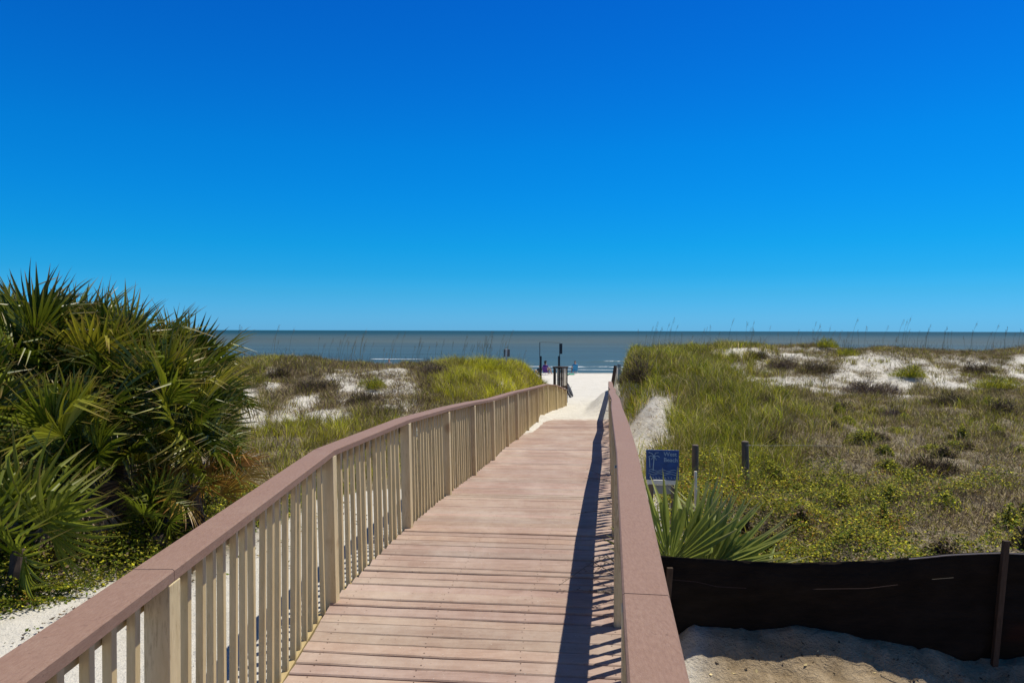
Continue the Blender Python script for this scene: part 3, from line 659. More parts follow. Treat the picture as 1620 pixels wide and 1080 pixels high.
def cover():
    # right: leafy mat behind the silt fence
    def d(x, y, px, py, z):
        nz = fbm(x*1.3, y*1.3, 141); dr = x-xR(y)
        core = sm(1500, 1330, px+140*(nz-.5))*sm(725, 775, py-.10*np.maximum(px-1200, 0)+60*(nz-.5))
        strip_ = .55*sm(810, 850, py+90*(nz-.5))*sm(.45, .55, vnoise(x*1.6, y*1.6, 9))
        spots = .6*sm(.62, .7, vnoise(x*1.4, y*1.4, 19))*sm(740, 790, py)
        return np.clip(np.maximum(np.maximum(core, strip_), spots), 0, 1)*sm(.35, .7, dr)*sm(5.02, 5.1, y)
    x, y, z, px, py, g = scatter(330000, 1., 9.5, 5.0, 11.5, 5, d)
    big = vnoise(x*2.1, y*2.1, 71)
    hg = g.uniform(0, 1, len(x))**.5*(.03+1.15*np.maximum(0, fbm(x*1.5, y*1.5, 73)-.38)*sm(5.0, 5.6, y))
    V, Fc, C = leaves(np.stack([x, y, z], 1), g, .026, [GREEN*.8, OLIVE, LIME, np.array([.36, .27, .02]), BROWN, GREEN*.4], [6, 3.5, 2.4, 1.2, .5, 3], hg)
    red = np.repeat(g.uniform(0, 1, len(x)) < .22*sm(.45, .8, big), 4)
    C[red] = C[red]*.3+ORANGE*.7
    tag(link('ground_cover', npmesh('ground_cover', V, [Fc], C), M['leaf']), 'green, yellow and orange leafy ground cover behind the black silt fence', 'ground cover', kind='stuff')
    # left: mat under the palmettos
    def d(x, y, px, py, z):
        nz = fbm(x*1.5, y*1.5, 151)
        bx = np.interp(y, [4, 4.6, 5.4, 6, 7, 9], [-3.3, -3.12, -2.95, -2.6, -2.2, -1.9])
        return sm(0, -.25, x-bx+.5*(nz-.5))*(.6+.4*sm(.3, .5, nz))
    x, y, z, px, py, g = scatter(230000, -6.5, -1.9, 4.2, 9.5, 6, d)
    hg = g.uniform(0, 1, len(x))**.6*(.03+.6*np.maximum(0, fbm(x*1.5, y*1.5, 74)-.36))*sm(0, -.6, x-np.interp(y, [4, 4.6, 5.4, 6, 7, 9], [-3.2, -3.0, -2.85, -2.5, -2.1, -1.8]))
    V, Fc, C = leaves(np.stack([x, y, z], 1), g, .026, [GREEN*.8, OLIVE, LIME, BROWN, GREEN*.4], [6, 4, 1., .8, 3], hg)
    red = np.repeat((vnoise(x*3, y*3, 5) > .7) & (g.uniform(0, 1, len(x)) < .3), 4); C[red] = C[red]*.4+ORANGE*.5
    tag(link('ground_cover', npmesh('ground_cover', V, [Fc], C), M['leaf']), 'low green ground cover on white sand under the palmettos', 'ground cover', kind='stuff')
    g = np.random.default_rng(12); n = 500; y = g.uniform(4.3, 8, n); x = np.interp(y, [4, 4.6, 5.4, 6, 7, 9], [-3.2, -3.0, -2.85, -2.5, -2.1, -1.8])+np.abs(g.normal(0, .35, n)); k_ = x < -1.45; x = x[k_]; y = y[k_]; z = height(x, y)+.004
    V, Fc, C = leaves(np.stack([x, y, z], 1), g, .03, [BROWN*.7, STRAW*.6, DARK, GREEN*.6], [4, 2, 3, 3], g.uniform(0, .03, len(x)))
    tag(link('leaf_litter', npmesh('leaf_litter', V, [Fc], C), M['brush']), 'dark leaf scraps on the white sand strip beside the left railing', 'litter', kind='stuff')
    # roots and dry stems hanging over the eroded bank by the right railing
    g = np.random.default_rng(9); n = 900; y = g.uniform(11, 19.5, n); x = xR(y)+g.uniform(.15, 1.5, n)+.06*(y-12); z = height(x, y)+.01
    V, Fc, C = twigs(np.stack([x, y, z], 1), 5, np.full(n, .14), np.full(n, .05), g, [STRAW, BROWN, ORANGE*.6, GREY], [3, 3, 1, 1], .008, .15)
    tag(link('dry_roots', npmesh('dry_roots', V, [Fc], C), M['brush']), 'dry roots and stems strewn on the bare sand bank beside the right railing', 'roots', kind='stuff')
    # wrack and bits of debris on the foreground sand
    g = np.random.default_rng(10); n = 320; x = g.uniform(.95, 4, n); y = g.uniform(3.9, 4.75, n); z = height(x, y)+.004
    V, Fc, C = leaves(np.stack([x, y, z], 1), g, .022, [BROWN*.7, STRAW, DARK], [4, 2, 3], np.zeros(n))
    tag(link('leaf_litter', npmesh('leaf_litter', V, [Fc], C), M['brush']), 'dark dead leaf scraps on the sand in front of the silt fence', 'litter', kind='stuff')
cover()

# ------------------------------------------------------------------ single dune plants
def shrub(cx, cy, r, h, kind, label, group, seed, n=700):
    z = hz(cx, cy)-.02; g = np.random.default_rng(seed); o = empty('dune_shrub', (cx, cy, z)); tag(o, label, 'shrub', group)
    st = MB()
    for k in range(7):
        a = g.uniform(0, 6.28); st.tube([(0, 0, 0), (math.cos(a)*r*.4, math.sin(a)*r*.4, h*.5), (math.cos(a)*r*.7, math.sin(a)*r*.7, h*.8)], [.009, .006, .003], 5)
    st.build('stem', M['oldwood'], o)
    pal = {'dark': ([DARK, BROWN, MAUVE, OLIVE*.7], [3, 2.5, 2.5, 1]), 'mauve': ([MAUVE, GREY, BROWN, np.array([.16, .12, .15])], [3, 2, 2, 2]), 'green': ([GREEN, OLIVE, LIME], [3, 4, 2.]), 'lime': ([LIME, OLIVE], [3, 1])}[kind]
    q = 6; cc = np.stack([g.uniform(-.6, .6, q)*r, g.uniform(-.5, .5, q)*r, g.uniform(0, .1, q)*h], 1)
    V, Fc, C = twigs(cc, n//q, g.uniform(.35, .7, q)*r, g.uniform(.4, 1.2, q)*h, g, pal[0], pal[1], .010, .6)
    link('foliage', npmesh('foliage', V, [Fc], C), M['grass' if kind in ('green', 'lime') else 'brush'], o)
    return o
def at(px, py, ymin=8, ymax=34):
    """ground point seen at a pixel (marching along the sight line)"""
    ys = np.arange(ymin, ymax, .05); xs = (px-810)/F*ys; z = height(xs, ys, False); s = -(py-523)/F*ys
    i = np.where(s <= z)[0]
    k = i[0] if len(i) else len(ys)-1
    return float(xs[k]), float(ys[k])
SH = [(1003, 596, .5, .85, 'dark', 'dark tangled shrub at the foot of the tall grass where the right railing ends'),
      (1195, 566, .34, .3, 'dark', 'small dark shrub leftmost on the white sand crest of the right dune'),
      (1235, 583, .5, .42, 'mauve', 'broad mauve-grey bush in the white sand face of the right dune'),
      (1290, 590, .6, .4, 'dark', 'large dark brown bush in the middle of the right sand face'),
      (1375, 620, .62, .34, 'mauve', 'wide flat grey-brown bush below the right sand face'),
      (1440, 596, .38, .42, 'green', 'olive green tuft standing alone between two bare sand slopes of the right dune'),
      (1330, 562, .5, .3, 'green', 'green tuft on the crest of the right dune above the dark bush'),
      (1302, 548, .42, .34, 'green', 'highest grassy tuft on the right dune crest'),
      (1545, 590, .36, .36, 'dark', 'dark bush at the right edge of the bare sand slope'),
      (1575, 612, .45, .36, 'green', 'green bush below the rightmost sand patch'),
      (1500, 640, .42, .3, 'dark', 'low dark bush in the green flat right of the grey bush'),
      (1590, 655, .3, .34, 'dark', 'dark twiggy bush near the right edge of the flat'),
      (1410, 660, .3, .24, 'mauve', 'small mauve twiggy bush in the middle of the right flat'),
      (1480, 745, .26, .2, 'dark', 'nearest dark low bush in the dead thatch'),
      (1205, 640, .28, .22, 'dark', 'dark clump hidden in the tall green grass right of the walk'),
      (500, 622, .5, .34, 'dark', 'dark brown bush left of the sand patch on the left dune'),
      (580, 640, .45, .26, 'dark', 'dark low brush under the big sand patch on the left dune'),
      (588, 615, .3, .26, 'green', 'small green tuft standing in the middle of the sand patch on the left dune'),
      (690, 595, .5, .34, 'mauve', 'grey-brown bush right of the sand patch on the left dune'),
      (445, 600, .36, .3, 'dark', 'dark bush between two narrow sand streaks on the left dune'),
      (640, 575, .42, .22, 'dark', 'reddish brown scrub on the left crest next to the bather'),
      (838, 590, .45, .5, 'green', 'rounded bright green clump beside the far end of the left railing'),
      (775, 590, .5, .36, 'lime', 'yellow-green clump beside the small white signpost')]
for i, (a, b_, r_, h_, k_, lb) in enumerate(SH):
    x, y = at(a, b_)
    if i == 21: x, y = 0.55, 25.0
    if i == 0: x, y = 3.5, 19.3
    shrub(x, y, r_*1.2, h_*1.25, k_, lb, None, 200+i, int(1100+3200*r_))

# small bushes dotted over the flat behind the silt fence
def bushes():
    g = random.Random(77)
    for k in range(46):
        y = g.uniform(6.6, 19); px = g.uniform(1180, 1660); x = (px-810)/F*y; r = g.uniform(.12, .30)*(1 if y > 9 else .75); h = g.uniform(.14, .36); z = hz(x, y)-.01
        o = empty('small_bush', (x, y, z)); tag(o, 'small leafy bush dotted over the flat between the silt fence and the sandy crest', 'bush', 'small bushes on the flat behind the silt fence')
        q = np.random.default_rng(300+k); m = int(1500*r/.2); a = q.uniform(0, 6.28, m); rr = np.sqrt(q.uniform(0, 1, m)); lob = .7+.3*np.sin(a*3+k)
        P = np.stack([np.cos(a)*rr*r*lob, np.sin(a)*rr*r*lob, h*(1-.8*rr**2)*q.uniform(.1, 1, m)], 1)
        cols, pr = (([GREEN, OLIVE, LIME, GREEN*.4], [4, 3, 3, 2]) if k % 3 else ([OLIVE*.7, BROWN, MAUVE, DARK], [3, 3, 2, 2]))
        V, Fc, C = leaves(P, q, .028, cols, pr, np.zeros(m)); link('foliage', npmesh('foliage', V, [Fc], C), M['leaf'], o)
        st = MB()
        for j in range(5):
            a = g.uniform(0, 6.28); st.tube([(0, 0, -.03), (math.cos(a)*r*.3, math.sin(a)*r*.3, h*.5), (math.cos(a)*r*.6, math.sin(a)*r*.6, h*.9)], [.005, .004, .002], 4)
        st.build('stem', M['oldwood'], o)
bushes()
# sea oats: single thin stalks with a drooping seed head
def oat_mesh(seed):
    g = random.Random(seed); H = g.uniform(.85, 1.45); b = g.uniform(.02, .2); mb = MB(); pts = []
    for k in range(7):
        t = k/6; pts.append((b*H*t*t, .03*math.sin(t*3+seed), H*(t-.07*t*t)))
    mb.cc = (.3, .24, .13); mb.tube(pts, [.0048-.0024*k/6 for k in range(7)], 4)
    p0 = Vector(pts[-2]); p1 = Vector(pts[-1]); mb.cc = (.36, .27, .14)
    for k in range(16):
        q = p0.lerp(p1, k/16)+Vector((g.uniform(0, .05), g.uniform(-.025, .025), g.uniform(-.06, .03))); s = .011
        mb.add([q+Vector((0, 0, s)), q+Vector((s*.5, 0, 0)), q+Vector((0, 0, -s*1.6)), q+Vector((-s*.3, s*.5, 0)), q+Vector((-s*.3, -s*.5, 0))], [(0, 1, 3), (0, 3, 4), (0, 4, 1), (2, 3, 1), (2, 4, 3), (2, 1, 4)])
    for k in range(3):
        a = g.uniform(0, 6.28); mb.cc = (.2, .18, .05); c, s = math.cos(a), math.sin(a); L = g.uniform(.3, .5)
        mb.tube([(0, 0, 0), (.08*c, .08*s, L*.5), (.2*c, .2*s, L*.75)], [.004, .003, .001], 3)
    me = bpy.data.meshes.new('sea_oat'); me.from_pydata(mb.v, [], mb.f); me.update()
    at_ = me.color_attributes.new('col', 'FLOAT_COLOR', 'POINT'); at_.data.foreach_set('color', np.array([c+(1,) for c in mb.c], np.float32).ravel())
    me.materials.append(M['brush']); return me
OATS = [oat_mesh(k) for k in range(8)]
def oat_field(n, pxr, label, group, seed, dens=None):
    g = random.Random(seed)
    for k in range(n):
        a = g.choice(dens)+g.gauss(0, 22) if dens and g.random() < .6 else g.uniform(*pxr)
        y = g.uniform(23, 29.5); x = (a-810)/F*y
        o = link('sea_oat', g.choice(OATS)); o.location = (x, y, hz(x, y)-.02); s = g.uniform(.7, 1.08)
        o.scale = (s, s, s); o.rotation_euler = (g.uniform(-.06, .06), g.uniform(-.06, .06), g.uniform(-.9, .9)); tag(o, label, 'sea oat', group)
oat_field(85, (350, 840), 'thin dry sea oat stalk on the left dune crest against the sea', 'sea oats on the left dune', 5, [700, 760, 640, 560, 800])
oat_field(85, (1000, 1640), 'thin dry sea oat stalk on the right dune crest against sea and sky', 'sea oats on the right dune', 6, [1040, 1100, 1290, 1330, 1610, 1460, 1180])

# ------------------------------------------------------------------ palmettos
def frond_mesh(name, seed, nseg=26, Ls=.62, Lp=.5, spread=112, droop=.2, dead=False, fold_=.5, wm=1., web=.95):
    g = random.Random(seed); V = []; Fc = []; C = []; T = []
    def pet(t): return Vector((0, Lp*t, -.10*Lp*t*t*0))
    # petiole: three-sided
    n0 = 0
    for k in range(5):
        t = k/4; w = .009*(1.25-.45*t); p = pet(t)
        V += [(p.x-w, p.y, p.z+.003), (p.x+w, p.y, p.z+.003), (p.x, p.y, p.z-w)]; C += [(1.5, 1.5, 1.1)]*3; T += [0]*3
    for k in range(4):
        for j in range(3): Fc.append((k*3+j, k*3+(j+1) % 3, (k+1)*3+(j+1) % 3, (k+1)*3+j))
    hub = pet(1); dth = R(2*spread)/nseg
    for i in range(nseg):
        th = R(-spread)+dth*(i+.5)+g.gauss(0, .025); L = Ls*(1-.28*(abs(th)/R(spread))**2)*g.uniform(.9, 1.06)
        if dead: th *= .55
        u = Vector((math.sin(th), math.cos(th), 0)); s = Vector((math.cos(th), -math.sin(th), 0))
        br = g.uniform(.78, 1.2); dr = droop*g.uniform(.5, 1.6); lift = fold_*abs(math.sin(th)); K = 8; b0 = len(V); wmax = g.uniform(.029, .040)*wm
        tw = g.uniform(-.25, .25); kink = g.random() < (.6 if dead else .22)
        for k in range(K+1):
            t = k/K; r = .015+L*t; w = min(r*dth*web, wmax)*(1-max(0, (t-.45)/.55)**1.3)+.0008
            z = lift*t*L*.8-dr*L*t**2.4*1.2
            back = 0
            if kink and t > .6: z -= (t-.6)*L*1.1; back = (t-.6)*L*.55
            p = hub+u*(r-back)+Vector((0, 0, z)); fold = w*.42
            side = s*(w*.5)+Vector((0, 0, tw*w*t))
            V += [tuple(p-side+Vector((0, 0, fold*.5))), tuple(p-Vector((0, 0, fold*.5))), tuple(p+side+Vector((0, 0, fold*.5)))]
            C += [(br, br, br)]*3; tt = max(0, (t-.7)/.3)*(1 if br < 1.02 else .5); T += [tt]*3
        for k in range(K):
            a = b0+k*3; Fc += [(a, a+1, a+4, a+3), (a+1, a+2, a+5, a+4)]
    me = bpy.data.meshes.new(name); me.from_pydata(V, [], Fc); me.update()
    a = me.color_attributes.new('col', 'FLOAT_COLOR', 'POINT'); a.data.foreach_set('color', np.array([c+(1,) for c in C], np.float32).ravel())
    a = me.attributes.new('tip', 'FLOAT', 'POINT'); a.data.foreach_set('value', np.array(T, np.float32))
    return me
def vari(base, mat, n, **kw):
    out = []
    for k in range(n):
        me = frond_mesh(base, kw.get('seed', 0)+k, Ls=kw.get('Ls', .62)*(1+.12*math.sin(k*2.1)), Lp=kw.get('Lp', .5)*(1+.2*math.cos(k*1.7)), fold_=(.25, .55, .9, .7, .4, 1.1)[k % 6], droop=kw.get('droop', .2)*(.5+.4*k/n*2), spread=kw.get('spread', 112)-6*k, dead=kw.get('dead', False), nseg=kw.get('nseg', 26))
        me.materials.append(mat); out.append(me)
    return out
FR = vari('frond', M['frond'], 6, seed=10); FB = vari('frond', M['frond_bright'], 4, seed=30, Ls=.66, Lp=.35, nseg=22); FY = vari('frond', M['frond_yellow'], 3, seed=50)
FD = vari('dead_frond', M['frond_dead'], 4, seed=70, dead=True, droop=.9, spread=100)
def orient(d, roll=0, nrm=None):
    d = Vector(d).normalized(); up = Vector(nrm) if nrm else Vector((0, 0, 1))
    z = up-d*up.dot(d)
    if z.length < .15: z = Vector((0, -1, .2))-d*Vector((0, -1, .2)).dot(d)
    z.normalize(); x = d.cross(z); m = Matrix((x, d, z)).transposed()
    return m @ Matrix.Rotation(roll, 3, 'Y')
def put(parent, me, p, d, s=1, roll=0, nrm=None, name='frond'):
    o = link(name, me, None, parent); m = orient(d, roll, nrm).to_4x4(); m.translation = Vector(p)
    o.matrix_basis = m @ Matrix.Scale(s, 4); return o
def palmetto(loc, ztop, n, label, seed, sc=1., tilt=(0, 0), pal=None, ndead=5, elmin=-25, az=None, yellow=0):
    g = random.Random(seed); base = Vector((loc[0], loc[1], hz(*loc)-.03)); o = empty('palmetto', base); tag(o, label, 'palmetto', 'palmettos left of the boardwalk')
    n = int(n*1.45); ht = ztop-base.z; tp = Vector((tilt[0], tilt[1], ht))
    tr = MB(); pts = [Vector((0, 0, 0)), tp*.35+Vector((.03, .02, 0)), tp*.7, tp]
    tr.tube(pts, [.10, .085, .085, .07], 10)
    for k in range(int(ht*26)):     # old leaf bases
        t = g.random(); a = g.uniform(0, 6.28); q = tp*t; c, s = math.cos(a), math.sin(a)
        tr.add([q+Vector((c*.07-s*.03, s*.07+c*.03, 0)), q+Vector((c*.07+s*.03, s*.07-c*.03, 0)), q+Vector((c*.17, s*.17, .14))], [(0, 1, 2)])
    tr.build('trunk', M['bark'], o, smooth=False)
    for k in range(n):
        f = (k+.5)/n; el = R(elmin+(88-elmin)*(f**.85)) ; a = k*2.39996+g.uniform(-.3, .3)
        if az: a = g.uniform(*az)
        d = Vector((math.cos(a)*math.cos(el), math.sin(a)*math.cos(el), math.sin(el)))
        pool = pal or FR
        if yellow and k < yellow: pool = FY
        put(o, g.choice(pool), tp+d*.03, d, sc*g.uniform(.8, 1.15), g.uniform(-1.3, 1.3))
    for k in range(ndead):
        a = g.uniform(-2.6, -.2); el = R(g.uniform(-75, -25)); d = Vector((math.cos(a)*math.cos(el), math.sin(a)*math.cos(el), math.sin(el)))
        put(o, g.choice(FD), tp*g.uniform(.45, .95)+d*.08, d, sc*g.uniform(.75, 1.1), g.uniform(-.8, .8), name='dead_frond')
    return o
palmetto((-5.2, 7.3), -.66, 26, 'tall palmetto at the left picture edge, back row of the clump', 1, .92, elmin=-5)
palmetto((-4.5, 7.0), -.60, 28, 'tallest palmetto crown, second from the left in the clump', 2, .92, elmin=-5)
palmetto((-3.95, 7.3), -.70, 28, 'palmetto crown right of the tallest one, at the back of the clump', 3, .9, elmin=-10)
palmetto((-3.38, 6.9), -1.0, 28, 'rightmost tall palmetto, with spiky fans leaning over towards the dune', 4, .82, (.12, 0), elmin=-20)
palmetto((-5.1, 6.4), -.95, 22, 'palmetto cut off by the left picture edge', 5, .9, elmin=5)
palmetto((-4.5, 6.2), -1.15, 22, 'palmetto in the middle of the clump with drooping lower fans', 6, .85, elmin=0)
palmetto((-3.8, 6.4), -1.2, 22, 'palmetto at the front of the clump above hanging tan dead fans', 7, .82, ndead=16, elmin=0)
palmetto((-2.98, 6.8), -1.45, 18, 'short palmetto with yellow and orange fans beside the left railing', 8, .66, yellow=9, ndead=5, elmin=-15)
palmetto((-3.0, 6.15), -1.72, 7, 'small upright fresh green palmetto low in front of the yellow one', 9, .50, pal=FB, ndead=3, elmin=35)
palmetto((-4.15, 5.75), -1.55, 10, 'low palmetto among the dead fans, in front of the clump', 10, .66, ndead=16, elmin=15)
palmetto((-4.8, 8.2), -.70, 20, 'palmetto crown hidden behind the tallest one with only its upper fans showing', 11, .92, elmin=0)
palmetto((-3.6, 8.0), -.85, 20, 'palmetto crown at the back right of the clump, seen between the others', 12, .86, elmin=0)
# nearest broad bright fans at the left edge
def near_fans():
    base = Vector((-3.62, 5.3, hz(-3.62, 5.3)-.03)); o = empty('palmetto', base); tag(o, 'nearest palmetto, broad light green fans low at the left picture edge', 'palmetto', 'palmettos left of the boardwalk')
    MB().tube([(0, 0, 0), (.02, .02, .15), (.02, .03, .3)], [.06, .06, .045], 9).build('trunk', M['bark'], o)
    for d, s, r in (((.35, -.05, .85), 1.05, .1), ((.75, -.1, .5), 1.0, .3), ((-.25, -.1, .9), 1.0, 0), ((-.7, -.2, .6), 1, 0), ((-.1, -.6, .5), .9, 0), ((.55, -.5, .1), .8, .5), ((-.6, .4, .7), 1, 0), ((-.45, -.5, .75), 1.05, 0), ((.2, .5, .6), .95, 0)):
        put(o, random.choice(FB), (0, 0, .28), d, s*.9, r, nrm=(.1, -1, .25))
near_fans()
def right_fan():
    base = Vector((1.13, 5.22, hz(1.13, 5.22)-.03)); o = empty('palmetto', base); tag(o, 'lone young palmetto beside the right railing, behind the black silt fence', 'palmetto')
    MB().tube([(0, 0, 0), (0, .01, .1), (0, .02, .18)], [.045, .045, .03], 9).build('trunk', M['bark'], o)
    g2 = [frond_mesh('frond', 90+k, nseg=20, Ls=.74+.05*k, Lp=.24+.05*k, spread=70-6*k, droop=.06, fold_=.25, wm=1.35, web=1.02) for k in range(3)]
    for me in g2: me.materials.append(M['frond_light'])
    zt = .18
    put(o, g2[1], (0, .03, zt), (.98, .0, .42), .98, .3, nrm=(0, -.8, .5))
    put(o, g2[0], (0, .02, zt), (.0, -.05, 1), .94, 0, nrm=(.0, -1, .1))
    put(o, g2[1], (0, .03, zt), (.75, .05, .6), .9, .0, nrm=(-.1, -.9, .4))
    put(o, g2[2], (0, .06, zt), (.45, .25, .7), .84, .2, nrm=(.7, -.7, .2))
    put(o, g2[0], (0, .06, zt), (.9, .4, .3), .8, .2, nrm=(0, -.5, .8))
    put(o, g2[1], (0, .06, zt), (-.2, .5, .8), .66, .2, nrm=(0, -1, .2))
right_fan()

# ------------------------------------------------------------------ silt fence
def silt_fence():
    y0 = 4.82; o = empty('silt_fence', (2.4, y0, -2.15)); tag(o, 'low black fabric silt fence with a dark wooden stake across the sand', 'fence')
    xs = np.arange(.86, 5.6, .03); n = len(xs); K = 22; ox, oy, oz = o.location
    zt = np.interp(xs, [.86, .98, 1.4, 1.74, 2.1, 2.45, 2.77, 3.1, 3.4, 4.2, 5.6], [-1.45, -1.46, -1.485, -1.502, -1.50, -1.485, -1.45, -1.43, -1.438, -1.47, -1.45])
    V = []
    zt = zt+.004*(vnoise(xs*12, xs*0, 3)-.5)
    for k in range(K+1):
        t = k/K; zb = -2.32
        z = zt*(1-t)+zb*t
        y = y0+.035*(fbm(xs*1.3, t*2+xs*0, 7)-.5)+.012*(fbm(xs*4+t*3, t*5+xs*0, 8)-.5)+.05*np.sin(math.pi*t)*sm(.0, .6, np.abs(xs-3.14))*-.4
        y = y-.03*np.exp(-((xs-3.14)*.8+(t-.75)*1.6)**2*40)*(xs < 3.14)*sm(2.2, 3, xs)+.08*np.maximum(0, t-.8)
        y = y+.11*(t-.5)*1.25+.02*np.sin(t*9+xs*1.3+2*fbm(xs*.8, t*1.5+xs*0, 5))*sm(0, .2, t)+.012*(fbm(xs*7+t*2, t*9+xs*2, 9)-.5)
        V.append(np.stack([xs-ox, y-oy, z-oz], 1))
    V = np.concatenate(V); i = np.arange((K+1)*n).reshape(K+1, n)
    f = np.stack([i[:-1, :-1], i[1:, :-1], i[1:, 1:], i[:-1, 1:]], -1).reshape(-1, 4)
    m, t, b = newmat('silt_fabric'); v = coords(t)
    c = ramp(t, noise(t, coords(t, (1, 1, 3)), 3, 5, .7), [(.3, (.007, .0055, .0045)), (.75, (.020, .015, .012))])
    c = mix(t, c, (.035, .012, .009), ramp(t, noise(t, v, 1.7, 3), [(.62, (0, 0, 0)), (.75, (.45,)*3)]))
    t.links.new(c, b.inputs['Base Color']); b.inputs['Roughness'].default_value = .85; b.inputs['Specular IOR Level'].default_value = .08
    bump(t, b, noise(t, coords(t, (2, 2, 7)), 5, 4), .5, .02)
    q = link('fabric', npmesh('fabric', V, [f]), m, o); q.data.polygons.foreach_set('use_smooth', [True]*len(q.data.polygons))
    md = q.modifiers.new('thick', 'SOLIDIFY'); md.thickness = .003
    def yf(x, z, d=.012): return y0-d-oy-.02
    for (xa, za, xb, zb_) in ((3.18, -1.34, 3.20, -2.28), (1.02, -1.52, 1.0, -2.3), (5.2, -1.36, 5.22, -2.3)):
        b_, t_ = stick(xb-ox, y0+.015-oy, zb_-oz, za-oz, .038, .03, 0, xa-xb); t_ = [(p[0], p[1]-.14, p[2]) for p in t_]
        MB().hexa(b_, t_).build('stake', M['darkwood'], o, bevel=.003)
    # frayed cord showing through the weave
    for pts, mt in ((((.98, -1.60), (1.2, -1.62), (1.33, -1.65), (1.52, -1.66)), 'cordred'), (((1.95, -1.665), (2.3, -1.66), (2.5, -1.635)), 'cordred'), (((2.72, -1.60), (2.86, -1.588)), 'cordpale')):
        if mt not in M: M[mt] = flat(mt, (.035, .016, .013) if mt == 'cordred' else (.10, .085, .065), .7)
        MB().tube([(x-ox, y0-.10-oy, z-oz) for x, z in pts], .0014, 6).build('cord', M[mt], o)
    # folded hem, a paler grey than the fabric
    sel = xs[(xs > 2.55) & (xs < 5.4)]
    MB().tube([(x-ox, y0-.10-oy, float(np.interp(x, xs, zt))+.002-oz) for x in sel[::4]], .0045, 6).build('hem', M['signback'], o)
silt_fence()

# ------------------------------------------------------------------ sign and stakes by the right railing
def text_mesh(name, body, size, mat, parent, loc, rot):
    cu = bpy.data.curves.new(name, 'FONT'); cu.body = body; cu.size = size; cu.extrude = .0008; cu.space_character = 1.0; cu.offset = .0006
    tmp = bpy.data.objects.new(name, cu); col.objects.link(tmp); dg = bpy.context.evaluated_depsgraph_get()
    me = bpy.data.meshes.new_from_object(tmp.evaluated_get(dg)); bpy.data.objects.remove(tmp); me.materials.clear()
    o = link(name, me, mat, parent); o.location = loc; o.rotation_euler = rot; return o
def beach_sign():
    y = 7.6; cx = (1049-810)/F*y; zc = -(735-523)/F*y; w = .335; h = .31; g = hz(cx, y)
    o = empty('beach_sign', (cx, y, g), R(-8)); tag(o, 'square dark blue beach sign with pale palm tree and lettering beside the right railing', 'sign')
    zc -= g
    bx = MB().box((0, 0, zc), (w, .012, h)); bx.build('board', M['signblue'], o, bevel=.004)
    for s in (-1, 1): MB().box((s*.115, .035, (zc+h/2)/2-.05), (.05, .05, zc+h/2+.04)).build('leg', M['oldwood'], o, bevel=.003)
    MB().box((0, .012, zc-h/2-.028), (w-.02, .02, .045)).build('bottom_rail', M['white'], o)
    MB().box((.0, .02, zc-h/2-.105), (w-.03, .016, .09)).build('lower_panel', M['signback'] if 0 else M['greyboard'], o)
    yy = -.0072
    text_mesh('lettering', 'West\nBeach', .060, M['signwhite'], o, (.012, yy, zc+.095), (R(90), 0, 0))
    mk = MB()
    def st(p, r=.0035): mk.tube([(a, yy-.001, zc+b) for a, b in p], r, 5)
    st([(-.095, -.06), (-.092, 0), (-.085, .09)], .006); st([(-.128, -.03), (-.131, .02), (-.134, .075)], .005)
    for q in ([(-.085, .09), (-.11, .12), (-.14, .128)], [(-.085, .09), (-.07, .125), (-.04, .13)], [(-.085, .09), (-.12, .095), (-.145, .08)], [(-.085, .09), (-.05, .095), (-.028, .08)], [(-.085, .09), (-.07, .07), (-.062, .05)], [(-.085, .09), (-.105, .07), (-.112, .052)]): st(q, .004)
    for k, z in enumerate((-.055, -.075, -.095)):
        st([(-.14+.28*j/12, z+.008*math.sin(j*1.3+k)) for j in range(13)], .003)
    for k in range(9): st([(-.13+.031*k, -.125), (-.12+.031*k, -.14)], .0035)
    mk.build('palm_and_waves', M['signwhite'], o)
M['greyboard'] = flat('grey_board', (.3, .3, .29), .7)
beach_sign()
def wooden_post(px, ptop, y, w, label, lean=0, wire=False, mat='oldwood', name='wooden_post'):
    x = (px-810)/F*y; zt = -(ptop-523)/F*y; g = hz(x, y); o = empty(name, (x, y, g)); tag(o, label, 'post')
    mb = MB(); mb.lathe([(w*.5, -.1), (w*.52, 0), (w*.5, (zt-g)*.5), (w*.48, zt-g-.01), (w*.42, zt-g)], (0, 0, 0), 12)
    q = mb.build('shaft', M[mat], o, smooth=False); q.rotation_euler.y = lean
    if wire:
        MB().tube([(0, 0, zt-g-.05), (.3, .02, zt-g-.062), (.62, .05, zt-g-.06), (1.3, .1, zt-g-.075)], .0017, 5).build('wire', M['metal'], o)
        MB().tube([(w*.52*math.cos(a), w*.52*math.sin(a), zt-g-.05) for a in np.linspace(0, 6.28, 14)], .003, 5).build('wire_loop', M['metal'], o)
    return o
wooden_post(1182, 697, 9.6, .095, 'dark round wooden post with a thin wire, in the grass right of the sign', R(-1.5), True)
wooden_post(1101, 703, 9.0, .085, 'short weathered post between the blue sign and the dark wired post', 0)
wooden_post(1104, 745, 6.6, .028, 'thin pale stake in front of the short weathered post', R(-1), mat='palewood', name='wooden_stake')

def white_signpost():
    y = 24.0; x = (801-810)/F*y; g = hz(x, y); zt = -(552-523)/F*y-g
    o = empty('small_sign', (x, y, g)); tag(o, 'white signpost with a small grey-brown board in the grass on the left dune', 'sign')
    MB().box((0, 0, zt/2-.1), (.06, .06, zt+.2)).build('post', M['white'], o, bevel=.004)
    MB().box((.02, .045, zt-.13), (.19, .02, .24)).build('board', M['signback'], o, bevel=.004)
white_signpost()
